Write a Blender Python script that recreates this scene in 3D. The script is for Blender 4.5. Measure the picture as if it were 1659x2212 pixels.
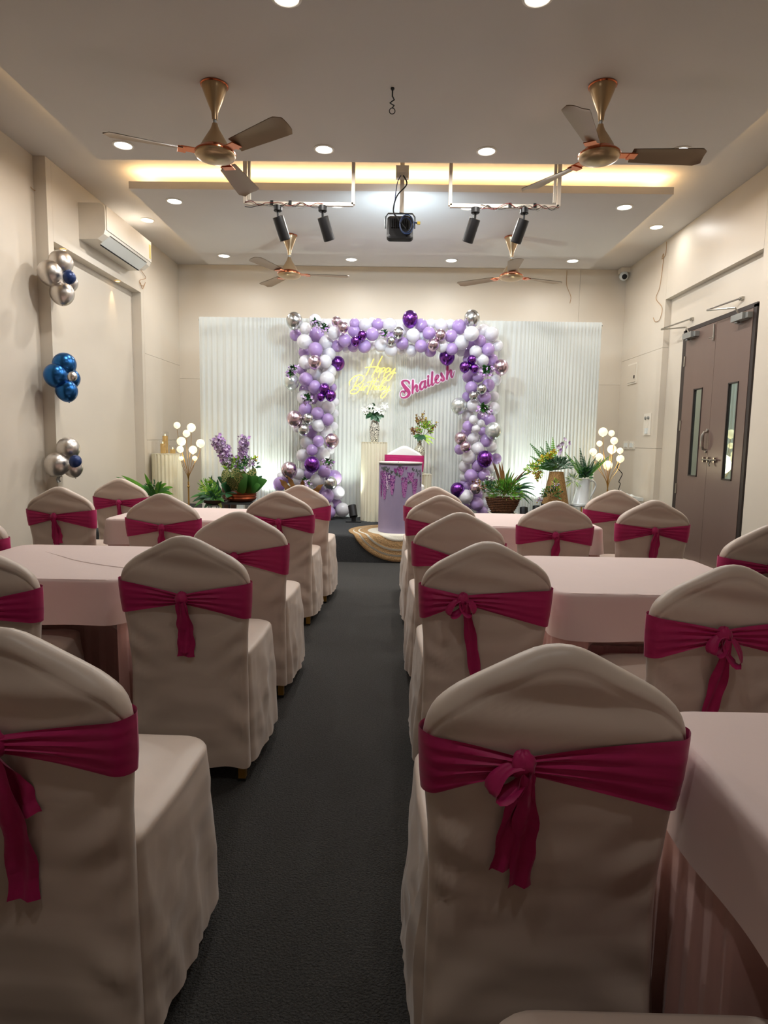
import bpy, math, random
import numpy as np
from mathutils import Vector, Matrix, noise as mnoise
random.seed(7)
rnd = random.Random(11)
for o in list(bpy.data.objects): bpy.data.objects.remove(o)
scene = bpy.context.scene
COL = scene.collection

# ------------------------------------------------------------------ camera
CAM_H = 1.22
F_PX, PITCH, YAW, ROLL = 1368.82, 0.1109, 0.0152, 0.0167
def _dir(U, D, Zz):
    cp, sp = math.cos(PITCH), math.sin(PITCH)
    d = D*cp + Zz*sp; z = Zz*cp - D*sp
    cy, sy = math.cos(YAW), math.sin(YAW)
    return Vector((U*cy - d*sy, U*sy + d*cy, z))
def ray(u, v):
    a, b = u-829.5, v-1106.0
    cr, sr = math.cos(ROLL), math.sin(ROLL)
    return _dir((a*cr+b*sr)/F_PX, 1.0, -(-a*sr+b*cr)/F_PX)
C0 = Vector((0, 0, CAM_H))
def at_z(u, v, z): r = ray(u, v); return C0 + r*((z-CAM_H)/r.z)
def at_y(u, v, y): r = ray(u, v); return C0 + r*(y/r.y)
def at_x(u, v, x): r = ray(u, v); return C0 + r*(x/r.x)
cam_d = bpy.data.cameras.new('camera'); cam = bpy.data.objects.new('camera', cam_d); COL.objects.link(cam)
cam_d.sensor_fit = 'VERTICAL'; cam_d.sensor_height = 36.0; cam_d.lens = 36.0*F_PX/2212.0
cam_d.clip_start = 0.02; cam_d.clip_end = 60
cr, sr = math.cos(ROLL), math.sin(ROLL)
rt = _dir(cr, 0, sr); up = _dir(-sr, 0, cr); bk = -_dir(0, 1, 0)
cam.matrix_world = Matrix(((rt.x, up.x, bk.x, 0), (rt.y, up.y, bk.y, 0), (rt.z, up.z, bk.z, CAM_H), (0, 0, 0, 1)))
scene.camera = cam

# ------------------------------------------------------------------ world, exposure
w = bpy.data.worlds.new('world'); scene.world = w; w.use_nodes = True
w.node_tree.nodes['Background'].inputs[0].default_value = (0.9, 0.85, 0.8, 1)
w.node_tree.nodes['Background'].inputs[1].default_value = 0.02
vs = scene.view_settings
vs.view_transform = 'Standard'; vs.look = 'None'; vs.gamma = 1.0; vs.use_curve_mapping = False; vs.exposure = 0.5
P_DOWN, P_COVE, P_TRACK, P_FLOOD, P_UP = 11.5, 6.0, 6.0, 17.0, 12.0

# ------------------------------------------------------------------ materials
MATS = {}
def srgb(r, g, b):
    f = lambda c: (c/255)/12.92 if c/255 <= 0.04045 else (((c/255)+0.055)/1.055)**2.4
    return (f(r), f(g), f(b), 1.0)
def mat(name, col, rough=0.5, metal=0.0, emit=None, estr=0.0, bump=None, var=None, coat=0.0, sheen=0.0, alpha=None, trans=0.0, spec=None, translucent=0.0, stretch=None, ior=None):
    if name in MATS: return MATS[name]
    m = bpy.data.materials.new(name); m.use_nodes = True
    nt = m.node_tree; p = nt.nodes['Principled BSDF']
    p.inputs['Base Color'].default_value = col
    p.inputs['Roughness'].default_value = rough; p.inputs['Metallic'].default_value = metal
    if emit: p.inputs['Emission Color'].default_value = emit; p.inputs['Emission Strength'].default_value = estr
    if coat: p.inputs['Coat Weight'].default_value = coat; p.inputs['Coat Roughness'].default_value = 0.08
    if sheen: p.inputs['Sheen Weight'].default_value = sheen; p.inputs['Sheen Roughness'].default_value = 0.4
    if trans: p.inputs['Transmission Weight'].default_value = trans
    if spec is not None: p.inputs['Specular IOR Level'].default_value = spec
    if ior: p.inputs['IOR'].default_value = ior
    if alpha is not None: p.inputs['Alpha'].default_value = alpha
    tc = nt.nodes.new('ShaderNodeTexCoord'); src = tc.outputs['Object']
    if stretch:
        mp = nt.nodes.new('ShaderNodeMapping'); mp.inputs['Scale'].default_value = stretch
        nt.links.new(src, mp.inputs['Vector']); src = mp.outputs['Vector']
    n = nt.nodes.new('ShaderNodeTexNoise'); n.inputs['Scale'].default_value = (var[0] if var else 6.0); n.inputs['Detail'].default_value = 4
    nt.links.new(src, n.inputs['Vector'])
    amt = var[1] if var else 0.06
    mx = nt.nodes.new('ShaderNodeMix'); mx.data_type = 'RGBA'
    c = col[:3]
    mx.inputs[6].default_value = tuple(max(0, x*(1-amt)) for x in c)+(1,)
    mx.inputs[7].default_value = tuple(min(1, x*(1+amt)) for x in c)+(1,)
    nt.links.new(n.outputs['Fac'], mx.inputs[0]); nt.links.new(mx.outputs[2], p.inputs['Base Color'])
    if bump:
        n2 = nt.nodes.new('ShaderNodeTexNoise'); n2.inputs['Scale'].default_value = bump[0]; n2.inputs['Detail'].default_value = bump[3] if len(bump) > 3 else 3
        nt.links.new(src, n2.inputs['Vector'])
        b = nt.nodes.new('ShaderNodeBump'); b.inputs['Strength'].default_value = bump[1]; b.inputs['Distance'].default_value = bump[2] if len(bump) > 2 else 0.01
        nt.links.new(n2.outputs['Fac'], b.inputs['Height']); nt.links.new(b.outputs['Normal'], p.inputs['Normal'])
    if translucent:
        t = nt.nodes.new('ShaderNodeBsdfTranslucent'); t.inputs[0].default_value = col
        ms = nt.nodes.new('ShaderNodeMixShader'); ms.inputs[0].default_value = translucent
        nt.links.new(p.outputs[0], ms.inputs[1]); nt.links.new(t.outputs[0], ms.inputs[2])
        nt.links.new(ms.outputs[0], nt.nodes['Material Output'].inputs[0])
    MATS[name] = m
    return m
M_WALL = mat('wall_cream_laminate', srgb(210, 201, 187), 0.42, bump=(240, 0.05, 0.002), var=(3, 0.03))
M_CEIL = mat('ceiling_paint', srgb(206, 201, 196), 0.7, bump=(160, 0.04, 0.002), var=(2, 0.03))
M_WHITEP = mat('white_plastic', srgb(226, 220, 208), 0.4)
M_COVER = mat('satin_cover', srgb(207, 191, 178), 0.40, bump=(4.5, 0.5, 0.03, 0.5), var=(4, 0.05), sheen=0.25, stretch=(1.0, 1.0, 2.6))
M_COVER_W = mat('white_cover', srgb(232, 230, 226), 0.45, bump=(9, 0.22, 0.02), var=(4, 0.04), sheen=0.2)
M_SASH = mat('magenta_sash', srgb(178, 20, 96), 0.55, bump=(14, 0.3, 0.008, 1), var=(10, 0.15), sheen=0.25, stretch=(1, 1, 3))
M_TABLE = mat('pink_cloth', srgb(226, 204, 200), 0.62, bump=(60, 0.08, 0.004), var=(5, 0.04), sheen=0.2)
M_SKIRT = mat('pink_skirt', srgb(220, 178, 172), 0.62, bump=(14, 0.15, 0.01), var=(5, 0.06), sheen=0.2)
M_GOLDLEG = mat('gold_leg', srgb(190, 146, 66), 0.35, 0.8)
M_BLACK = mat('black_metal', srgb(24, 24, 26), 0.45, 0.2)
M_RUBBER = mat('black_rubber', srgb(14, 14, 15), 0.7)
M_BLUECABLE = mat('blue_cable', srgb(24, 50, 92), 0.5)
M_REDCABLE = mat('red_cable', srgb(110, 30, 24), 0.5)
M_COPPERWIRE = mat('copper_wire', srgb(170, 130, 84), 0.5, 0.4)
M_FAN = mat('fan_champagne', srgb(176, 150, 116), 0.3, 0.75, var=(5, 0.04))
M_FANBLADE = mat('fan_blade_brown', srgb(150, 128, 106), 0.4, 0.5, var=(5, 0.05))
M_COPPER = mat('copper_trim', srgb(196, 112, 76), 0.22, 1.0)
M_GOLD = mat('thin_gold', srgb(204, 164, 96), 0.28, 1.0)
M_STEEL = mat('brushed_steel', srgb(176, 172, 164), 0.28, 1.0)
M_GREYMETAL = mat('grey_painted_metal', srgb(150, 152, 150), 0.4, 0.5)
M_DARKMETAL = mat('dark_grey_metal', srgb(70, 74, 76), 0.4, 0.5)
M_DOOR = mat('door_brown_laminate', srgb(112, 92, 84), 0.32, var=(4, 0.08), bump=(60, 0.05, 0.002), stretch=(1, 1, 0.12))
M_DOORDARK = mat('door_dark_edge', srgb(44, 34, 32), 0.5)
M_GLASS_MIRR = mat('vision_glass', srgb(176, 192, 186), 0.03, 0.95)
M_CURTAIN = mat('white_curtain', srgb(228, 232, 228), 0.7, bump=(30, 0.1, 0.006), var=(4, 0.03), translucent=0.25, stretch=(1, 1, 0.1))
M_PAPER = mat('ivory_ribbed_board', srgb(240, 234, 208), 0.6, var=(5, 0.03), translucent=0.1)
M_PODIUM = mat('lavender_printed_fabric', srgb(164, 152, 184), 0.6, var=(3.5, 0.12), bump=(24, 0.15, 0.006))
M_PODIUMTOP = mat('podium_rim', srgb(232, 224, 216), 0.5)
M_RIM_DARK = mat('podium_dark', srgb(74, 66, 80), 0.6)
M_JUTE = mat('jute', srgb(186, 150, 104), 0.9, bump=(120, 1.0, 0.014), var=(90, 0.5))
M_JUTEW = mat('white_braid', srgb(226, 222, 206), 0.85, bump=(180, 0.6, 0.008), var=(90, 0.1))
BAL = {
 'W': mat('balloon_white', srgb(236, 234, 238), 0.2, coat=0.5, var=(3, 0.02), translucent=0.22),
 'L': mat('balloon_lavender', srgb(190, 160, 214), 0.2, coat=0.5, var=(3, 0.03), translucent=0.22),
 'P': mat('balloon_purple_chrome', srgb(122, 66, 160), 0.24, 1.0),
 'S': mat('balloon_silver_chrome', srgb(204, 206, 206), 0.24, 1.0),
 'M': mat('balloon_mauve_chrome', srgb(214, 190, 204), 0.25, 1.0),
 'T': mat('balloon_pearl_silver', srgb(216, 222, 218), 0.24, 0.7),
 'B': mat('balloon_blue_chrome', srgb(40, 96, 156), 0.28, 0.9),
 'N': mat('balloon_navy', srgb(28, 50, 100), 0.35, 0.3),
 'A': mat('balloon_ash_silver', srgb(206, 200, 194), 0.33, 1.0),
}
def carpet():
    m = mat('carpet_charcoal', srgb(60, 59, 57), 0.95, bump=(180, 1.0, 0.012), var=(130, 0.75))
    return m
M_CARPET = carpet()
M_STAGE = mat('stage_carpet', srgb(58, 60, 62), 0.95, bump=(180, 1.0, 0.012), var=(130, 0.6))
M_TILE = mat('cream_tile', srgb(176, 164, 146), 0.35)
G = dict(
 g1=mat('leaf_green', srgb(68, 124, 54), 0.45, var=(9, 0.25)),
 g2=mat('leaf_dark_green', srgb(36, 82, 48), 0.4, var=(9, 0.25)),
 g3=mat('leaf_fresh_green', srgb(104, 164, 52), 0.5, var=(9, 0.25)),
 g4=mat('leaf_lime', srgb(168, 204, 66), 0.5, var=(9, 0.2)),
 g5=mat('leaf_grey_green', srgb(104, 138, 112), 0.5, var=(9, 0.2)),
 g6=mat('leaf_olive', srgb(116, 122, 48), 0.5, var=(9, 0.25)),
 br=mat('leaf_dry_brown', srgb(128, 88, 40), 0.6, var=(14, 0.3)),
 br2=mat('grass_brown', srgb(92, 66, 40), 0.6, var=(14, 0.3)),
 ye=mat('flower_yellow', srgb(206, 176, 48), 0.6, var=(14, 0.2)),
 oc=mat('flower_ochre', srgb(168, 128, 52), 0.6, var=(14, 0.25)),
 ru=mat('flower_russet', srgb(122, 76, 56), 0.6, var=(14, 0.25)),
 li=mat('flower_lilac', srgb(186, 146, 204), 0.6, var=(18, 0.18)),
 pl=mat('flower_pale_lilac', srgb(206, 188, 214), 0.6, var=(18, 0.12)),
 wh=mat('flower_white', srgb(234, 236, 228), 0.6, var=(18, 0.05)),
)
def varieg():
    m = mat('leaf_variegated', srgb(70, 110, 56), 0.45)
    nt = m.node_tree; p = nt.nodes['Principled BSDF']
    tc = nt.nodes.new('ShaderNodeTexCoord'); vo = nt.nodes.new('ShaderNodeTexVoronoi'); vo.feature = 'DISTANCE_TO_EDGE'; vo.inputs['Scale'].default_value = 42
    cr_ = nt.nodes.new('ShaderNodeValToRGB'); cr_.color_ramp.elements[0].position = 0.04; cr_.color_ramp.elements[1].position = 0.16
    cr_.color_ramp.elements[0].color = srgb(186, 180, 120); cr_.color_ramp.elements[1].color = srgb(54, 96, 48)
    nt.links.new(tc.outputs['Object'], vo.inputs['Vector']); nt.links.new(vo.outputs['Distance'], cr_.inputs[0]); nt.links.new(cr_.outputs[0], p.inputs['Base Color'])
    return m
G['va'] = varieg()
def crackle(name, cell, line, scale, lw=0.05):
    m = mat(name, cell, 0.35)
    nt = m.node_tree; p = nt.nodes['Principled BSDF']
    tc = nt.nodes.new('ShaderNodeTexCoord'); vo = nt.nodes.new('ShaderNodeTexVoronoi'); vo.feature = 'DISTANCE_TO_EDGE'; vo.inputs['Scale'].default_value = scale
    cr_ = nt.nodes.new('ShaderNodeValToRGB'); cr_.color_ramp.elements[0].position = lw; cr_.color_ramp.elements[1].position = lw+0.04
    cr_.color_ramp.elements[0].color = line; cr_.color_ramp.elements[1].color = cell
    nt.links.new(tc.outputs['Object'], vo.inputs['Vector']); nt.links.new(vo.outputs['Distance'], cr_.inputs[0]); nt.links.new(cr_.outputs[0], p.inputs['Base Color'])
    return m
M_VASE = crackle('white_mosaic_vase', srgb(226, 222, 206), srgb(50, 50, 46), 52, 0.06)
M_VASE2 = crackle('cream_mosaic_vase', srgb(226, 222, 196), srgb(70, 66, 50), 52, 0.055)
def weave(name, c1, c2, sz):
    m = mat(name, c1, 0.7, bump=(60, 0.3, 0.006))
    nt = m.node_tree; p = nt.nodes['Principled BSDF']
    tc = nt.nodes.new('ShaderNodeTexCoord')
    mp = nt.nodes.new('ShaderNodeMapping'); mp.inputs['Scale'].default_value = sz
    n = nt.nodes.new('ShaderNodeTexNoise'); n.inputs['Scale'].default_value = 1; n.inputs['Detail'].default_value = 2
    cr_ = nt.nodes.new('ShaderNodeValToRGB'); cr_.color_ramp.elements[0].position = 0.4; cr_.color_ramp.elements[1].position = 0.6
    cr_.color_ramp.elements[0].color = c2; cr_.color_ramp.elements[1].color = c1
    nt.links.new(tc.outputs['Object'], mp.inputs[0]); nt.links.new(mp.outputs[0], n.inputs['Vector']); nt.links.new(n.outputs['Fac'], cr_.inputs[0]); nt.links.new(cr_.outputs[0], p.inputs['Base Color'])
    return m
M_BASKET = weave('brown_wicker', srgb(120, 76, 44), srgb(66, 40, 24), (60, 60, 150))
M_CONE = weave('tan_wicker', srgb(178, 138, 82), srgb(126, 92, 50), (90, 90, 160))
M_BOWL = mat('copper_bowl', srgb(150, 76, 46), 0.3, 0.85, var=(6, 0.1))
M_CERAMIC = mat('white_enamel', srgb(224, 230, 230), 0.25, coat=0.3)
M_DARKPOT = mat('dark_brown_pot', srgb(70, 46, 34), 0.5)
M_CANDLE = mat('candle_wax', srgb(196, 166, 112), 0.5, emit=srgb(220, 170, 90), estr=0.12)
M_CLEAR = mat('clear_glass', (1, 1, 1, 1), 0.02, trans=1.0, ior=1.12)
M_FLAME = mat('candle_flame', srgb(255, 220, 130), 0.5, emit=srgb(255, 214, 120), estr=6)
M_BULB = mat('lamp_ball', srgb(250, 240, 206), 0.4, emit=srgb(255, 236, 190), estr=0.72)
M_NEON = mat('neon_yellow', srgb(250, 226, 110), 0.4, emit=srgb(255, 230, 92), estr=1.05)
M_LED = mat('led_disc', (1, 1, 1, 1), 0.4, emit=(1.0, 0.98, 0.94, 1), estr=5.0)
M_STRIP = mat('cove_led', (1, 0.8, 0.5, 1), 0.4, emit=srgb(255, 214, 150), estr=9.0)
M_FLOODLED = mat('flood_led', (1, 1, 1, 1), 0.4, emit=(0.75, 0.9, 1.0, 1), estr=8.0)
M_GLITTER = mat('pink_glitter', srgb(178, 58, 116), 0.4, 0.05, var=(500, 0.5))
M_SIGNW = mat('sign_white_board', srgb(240, 226, 236), 0.5)
M_LABEL = mat('paper_label', srgb(214, 200, 120), 0.6)

# ------------------------------------------------------------------ mesh builder
class MB:
    def __init__(s): s.v = []; s.f = []; s.mi = []
    def add(s, vs, fs, M=None, mi=0):
        b = len(s.v)
        s.v += [tuple(M @ Vector(p)) if M is not None else tuple(p) for p in vs]
        s.f += [tuple(i+b for i in f) for f in fs]; s.mi += [mi]*len(fs)
        return s
    def box(s, c, d, M=None, mi=0):
        x, y, z = d[0]/2, d[1]/2, d[2]/2
        vs = [(c[0]+i*x, c[1]+j*y, c[2]+k*z) for i in (-1, 1) for j in (-1, 1) for k in (-1, 1)]
        return s.add(vs, [(0, 1, 3, 2), (4, 6, 7, 5), (0, 4, 5, 1), (2, 3, 7, 6), (0, 2, 6, 4), (1, 5, 7, 3)], M, mi)
    def lathe(s, prof, n=24, M=None, mi=0, flute=None, cap=True):
        vs = []; fs = []
        for (r, z) in prof:
            for i in range(n):
                a = 2*math.pi*i/n
                rr = r*(1+flute[1]*math.cos(flute[0]*a)) if flute else r
                vs.append((rr*math.cos(a), rr*math.sin(a), z))
        for j in range(len(prof)-1):
            for i in range(n):
                k = (i+1) % n
                fs.append((j*n+i, j*n+k, (j+1)*n+k, (j+1)*n+i))
        if cap:
            fs.append(tuple(range(n))[::-1]); fs.append(tuple((len(prof)-1)*n+i for i in range(n)))
        return s.add(vs, fs, M, mi)
    def tube(s, pts, r, n=6, M=None, mi=0, closed=False):
        pts = [Vector(p) for p in pts]; m = len(pts)
        vs = []; fs = []
        t0 = (pts[1]-pts[0]).normalized()
        nrm = t0.orthogonal().normalized()
        for i, p in enumerate(pts):
            if closed: t = (pts[(i+1) % m]-pts[i-1]).normalized()
            else: t = (pts[min(i+1, m-1)]-pts[max(i-1, 0)]).normalized()
            nrm = (nrm-t*nrm.dot(t)).normalized(); b = t.cross(nrm)
            rr = r[i] if isinstance(r, (list, tuple)) else r
            for k in range(n):
                a = 2*math.pi*k/n
                vs.append(p+nrm*(rr*math.cos(a))+b*(rr*math.sin(a)))
        for i in range(m if closed else m-1):
            j = (i+1) % m
            for k in range(n):
                l = (k+1) % n
                fs.append((i*n+k, i*n+l, j*n+l, j*n+k))
        if not closed: fs.append(tuple(range(n))[::-1]); fs.append(tuple((m-1)*n+k for k in range(n)))
        return s.add(vs, fs, M, mi)
    def grid(s, fn, nu, nv, M=None, mi=0, cu=False):
        vs = [fn(i/(nu if cu else nu-1), j/(nv-1)) for j in range(nv) for i in range(nu)]
        fs = []
        for j in range(nv-1):
            for i in range(nu if cu else nu-1):
                k = (i+1) % nu
                fs.append((j*nu+i, j*nu+k, (j+1)*nu+k, (j+1)*nu+i))
        return s.add(vs, fs, M, mi)
    def sphere(s, c, r, nu=16, nv=10, M=None, mi=0):
        r = r if isinstance(r, (list, tuple)) else (r, r, r)
        def fn(u, v):
            a = 2*math.pi*u; b = math.pi*(v-0.5)*0.998
            return (c[0]+r[0]*math.cos(b)*math.cos(a), c[1]+r[1]*math.cos(b)*math.sin(a), c[2]+r[2]*math.sin(b))
        return s.grid(fn, nu, nv, M, mi, cu=True)
    def mesh(s, name, mats, smooth=True, angle=40):
        me = bpy.data.meshes.new(name); me.from_pydata(s.v, [], s.f); me.validate()
        for m in (mats if isinstance(mats, (list, tuple)) else [mats]): me.materials.append(m)
        if len(me.polygons) == len(s.mi): me.polygons.foreach_set('material_index', s.mi)
        if smooth:
            me.polygons.foreach_set('use_smooth', [True]*len(me.polygons))
            try: me.set_sharp_from_angle(angle=math.radians(angle))
            except Exception: pass
        me.update()
        return me
    def build(s, name, mats, parent=None, smooth=True, angle=40, loc=None):
        o = bpy.data.objects.new(name, s.mesh(name, mats, smooth, angle)); COL.objects.link(o)
        if parent: o.parent = parent
        if loc is not None: o.location = loc
        return o
def link(name, me, parent=None, loc=None, rot=None, scale=None):
    o = bpy.data.objects.new(name, me); COL.objects.link(o)
    if parent: o.parent = parent
    if loc is not None: o.location = loc
    if rot is not None: o.rotation_euler = rot
    if scale is not None: o.scale = scale if isinstance(scale, (tuple, list)) else (scale,)*3
    return o
def tag(o, label=None, cat=None, group=None, kind=None):
    if label: o['label'] = label
    if cat: o['category'] = cat
    if group: o['group'] = group
    if kind: o['kind'] = kind
    return o
def empty(name, loc, label=None, cat=None, group=None, rz=0, kind=None):
    o = bpy.data.objects.new(name, None); o.empty_display_size = 0.05; COL.objects.link(o)
    o.location = loc; o.rotation_euler = (0, 0, rz)
    return tag(o, label, cat, group, kind)
def T(x, y, z): return Matrix.Translation((x, y, z))
def aim(p, d):
    d = Vector(d).normalized(); q = d.to_track_quat('Z', 'Y')
    return Matrix.Translation(p) @ q.to_matrix().to_4x4()
def lamp(name, kind, loc, d, power, col, parent=None, size=0.1, spot=60, blend=0.6, spread=180, size_y=None):
    L = bpy.data.lights.new(name, kind); L.energy = power; L.color = col
    if kind == 'AREA':
        L.shape = 'RECTANGLE' if size_y else 'DISK'; L.size = size
        if size_y: L.size_y = size_y
        L.spread = math.radians(spread)
    elif kind == 'SPOT': L.spot_size = math.radians(spot); L.spot_blend = blend; L.shadow_soft_size = size
    else: L.shadow_soft_size = size
    o = bpy.data.objects.new(name, L); COL.objects.link(o)
    if parent: o.parent = parent
    o.location = loc; o.rotation_euler = Vector(d).to_track_quat('-Z', 'Y').to_euler()
    return o
def nz(x, y, z, s=1.0): return mnoise.noise(Vector((x*s, y*s, z*s)))

# ------------------------------------------------------------------ room shell
XL, XR, YB, ZC, ZP = -3.0685, 3.1502, 9.1, 3.624, 3.45
XLB, XRB, YF = -3.178, 3.221, -2.6
def struct(name, mb, m, parent=None, smooth=False):
    o = mb.build(name, m, parent, smooth)
    if not parent: o['kind'] = 'structure'
    return o
fl = struct('floor', MB().box(((XLB+XRB)/2, (YF+YB)/2, -0.05), (XRB-XLB+0.4, YB-YF+0.4, 0.1)), M_CARPET)
struct('ceiling', MB().box(((XLB+XRB)/2, (YF+YB)/2, ZC+0.05), (XRB-XLB+0.4, YB-YF+0.4, 0.1)), M_CEIL)
wl = struct('wall_left', MB().box((XLB-0.05, (YF+YB)/2, ZC/2), (0.1, YB-YF, ZC)), M_WALL)
wr = struct('wall_right', MB().box((XRB+0.05, (YF+YB)/2, ZC/2), (0.1, YB-YF, ZC)), M_WALL)
wb = struct('wall_back', MB().box(((XLB+XRB)/2, YB+0.07, ZC/2), (XRB-XLB+0.2, 0.1, ZC)), M_WALL)
struct('wall_rear', MB().box(((XLB+XRB)/2, YF-0.05, ZC/2), (XRB-XLB+0.2, 0.1, ZC)), M_WALL)
def panel(parent, x0, x1, y0, y1, z0, z1):
    g = 0.0015
    MB().box(((x0+x1)/2, (y0+y1)/2, (z0+z1)/2), (abs(x1-x0), abs(y1-y0)-2*g if abs(y1-y0) > 0.2 else abs(y1-y0), z1-z0-2*g)).build('wall_panel', M_WALL, parent, False)
# left cladding: niche between y 5.82 and 7.765, up to z 2.94
panel(wl, XLB, XL, 5.73, 5.82, 0, ZC)
panel(wl, XLB, XL, 5.82, 7.765, 2.94, ZC)
for (a, b) in ((0, 1.19), (1.19, 2.24), (2.24, ZC)):
    panel(wl, XLB, XL, 7.84, YB, a, b)
panel(wl, XLB, XL, 7.765, 7.84, 0, ZC)
# right cladding around the door recess
for (a, b) in ((0, 1.19), (1.19, 2.38), (2.38, ZC)):
    panel(wr, XR, XRB, 7.73, YB, a, b)
panel(wr, XR, XRB, 5.735, 7.73, 2.93, ZC)
panel(wr, XR, XRB, 3.3, 5.735, 0, ZC)
panel(wr, XR, XRB, YF, 3.3, 0, ZC)
for (a, b) in ((XLB, 2.52), (2.52, XRB)):
    for (c, d) in ((0, 2.06), (2.06, ZC)):
        g = 0.0012
        MB().box(((a+b)/2, YB+0.01, (c+d)/2), (b-a-2*g, 0.02, d-c-2*g)).build('wall_panel', M_WALL, wb, False)
MB().box((XRB-0.09, 6.3, 0.004), (0.18, 2.4, 0.008)).build('threshold_tile', M_TILE, fl, False)

# dropped ceiling panels with cove
def drop_panel(name, x0, x1, y0, y1):
    mb = MB(); th = 0.063
    mb.box(((x0+x1)/2, (y0+y1)/2, ZP+0.012), (x1-x0, y1-y0, 0.024))
    for (cx, cy, sx, sy) in (((x0+x1)/2, y0+0.015, x1-x0, 0.03), ((x0+x1)/2, y1-0.015, x1-x0, 0.03), (x0+0.015, (y0+y1)/2, 0.03, y1-y0-0.06), (x1-0.015, (y0+y1)/2, 0.03, y1-y0-0.06)):
        mb.box((cx, cy, ZP+0.024+(th-0.024)/2), (sx, sy, th-0.024))
    # carrier boards up to the slab
    for k in (0.3, 0.7):
        mb.box((x0+(x1-x0)*k, (y0+y1)/2, (ZP+ZC)/2+0.012), (0.3, (y1-y0)*0.7, ZC-ZP-0.024))
    o = mb.build(name, M_CEIL, None, False); o['kind'] = 'structure'
    return o
p1 = drop_panel('ceiling_panel_near', -2.443, 2.443, -2.2, 5.375)
p2 = drop_panel('ceiling_panel_stage', -2.443, 2.443, 5.967, 8.42)
def cove(name, c, d, power, label):
    o = MB().box((0, 0, 0), d).build(name, M_STRIP, None, False, loc=c)
    tag(o, label, 'light strip')
    L = max(d[0], d[1])
    a = lamp('cove_light', 'AREA', (0, 0, 0.012), (0, 0, 1), power, srgb(255, 212, 150)[:3], o, size=d[0], size_y=d[1])
    return o
cove('led_strip', (0, 6.05, ZP+0.045), (4.8, 0.014, 0.01), 16.0*1.0, 'warm led strip hidden along the lip facing the projector bars')
cove('led_strip', (-2.36, 2.9, ZP+0.045), (0.014, 4.8, 0.01), 4.0, 'warm led strip on the fan panel edge, air conditioner side')
cove('led_strip', (2.36, 2.9, ZP+0.045), (0.014, 4.8, 0.01), 4.0, 'warm led strip on the fan panel edge, door side')
cove('led_strip', (0, 8.34, ZP+0.045), (4.6, 0.014, 0.01), 3.5, 'warm led strip on the panel edge above the curtain wall')
cove('led_strip', (-2.36, 7.2, ZP+0.045), (0.014, 2.2, 0.01), 2.5, 'warm led strip on the stage panel edge, air conditioner side')
cove('led_strip', (2.36, 7.2, ZP+0.045), (0.014, 2.2, 0.01), 2.5, 'warm led strip on the stage panel edge, door side')

# downlights
dl_ring = MB().lathe([(0.078, 0), (0.08, -0.004), (0.066, -0.008), (0.062, -0.003)], 28, cap=False).mesh('ring', M_WHITEP)
dl_disc = MB().lathe([(0.0625, -0.0045), (0.001, -0.0046)], 28, cap=False).mesh('diffuser', M_LED)
def downlight(x, y, z, label, group, power=1.0):
    e = empty('ceiling_downlight', (x, y, z), label, 'ceiling light', group)
    link('ring', dl_ring, e); link('diffuser', dl_disc, e)
    lamp('light', 'AREA', (0, 0, -0.012), (0, 0, -1), P_DOWN*power, (1.0, 0.965, 0.915), e, size=0.11)
def side(x): return 'air-conditioner side' if x < 0 else 'door side'
for (x, y) in ((-2.128, 5.114), (-0.587, 5.15), (0.663, 5.155), (2.125, 5.117)):
    downlight(x, y, ZP, ('corner' if abs(x) > 1 else 'inner')+' round ceiling downlight between the near fans and the warm cove, '+side(x), 'downlights in the fan panel')
for (x, y, pw) in ((-0.592, 3.47, .45), (0.677, 3.46, .45)):
    downlight(x, y, ZP, 'round ceiling downlight before the near fan, farther from the stage, '+side(x), 'downlights in the fan panel', pw)
for (x, y, pw) in ((-0.59, 0.17, .36), (0.67, 0.17, .36)):  # out-of-view fill lamps, added to brighten the chair backs
    downlight(x, y, ZP, 'added dim fill downlight over the rear tables, '+side(x), 'downlights in the fan panel', pw)
for (x, y) in ((-2.128, 6.254), (-0.591, 6.303), (0.651, 6.325), (2.12, 6.281), (-2.134, 8.028), (-0.579, 8.119), (0.654, 8.106), (2.128, 8.061)):
    downlight(x, y, ZP, ('corner' if abs(x) > 1 else 'inner')+(' round downlight in the stage panel just past the cove, ' if y < 7 else ' round downlight in the stage panel beyond its fans, ')+side(x), 'downlights in the stage panel')
downlight(-2.798, 7.316, ZC, 'round downlight in the ceiling border beside the air conditioner', None, 0.32)
downlight(2.844, 7.351, ZC, 'round downlight in the ceiling border above the double door', None, 0.28)

# stage
st = MB()
def stage_fn():
    x0, x1, y0, y1, h, r = -3.06, 2.7, 6.31, 9.08, 0.28, 0.03
    prof = [(y0, 0.0), (y0, h-r)] + [(y0+r-r*math.cos(a), h-r+r*math.sin(a)) for a in (0.4, 0.8, 1.2, 1.57)] + [(y1, h), (y1, 0)]
    n = len(prof)
    vs = [(x0, p[0], p[1]) for p in prof]+[(x1, p[0], p[1]) for p in prof]
    fs = [(i, i+n, (i+1) % n+n, (i+1) % n) for i in range(n)]+[tuple(range(n)), tuple(range(n, 2*n))[::-1]]
    st.add(vs, fs)
stage_fn()
so = st.build('stage_platform', M_STAGE, None, True, 50); tag(so, 'low black carpeted stage platform under the balloon arch', 'stage')
SZ = 0.28

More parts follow.
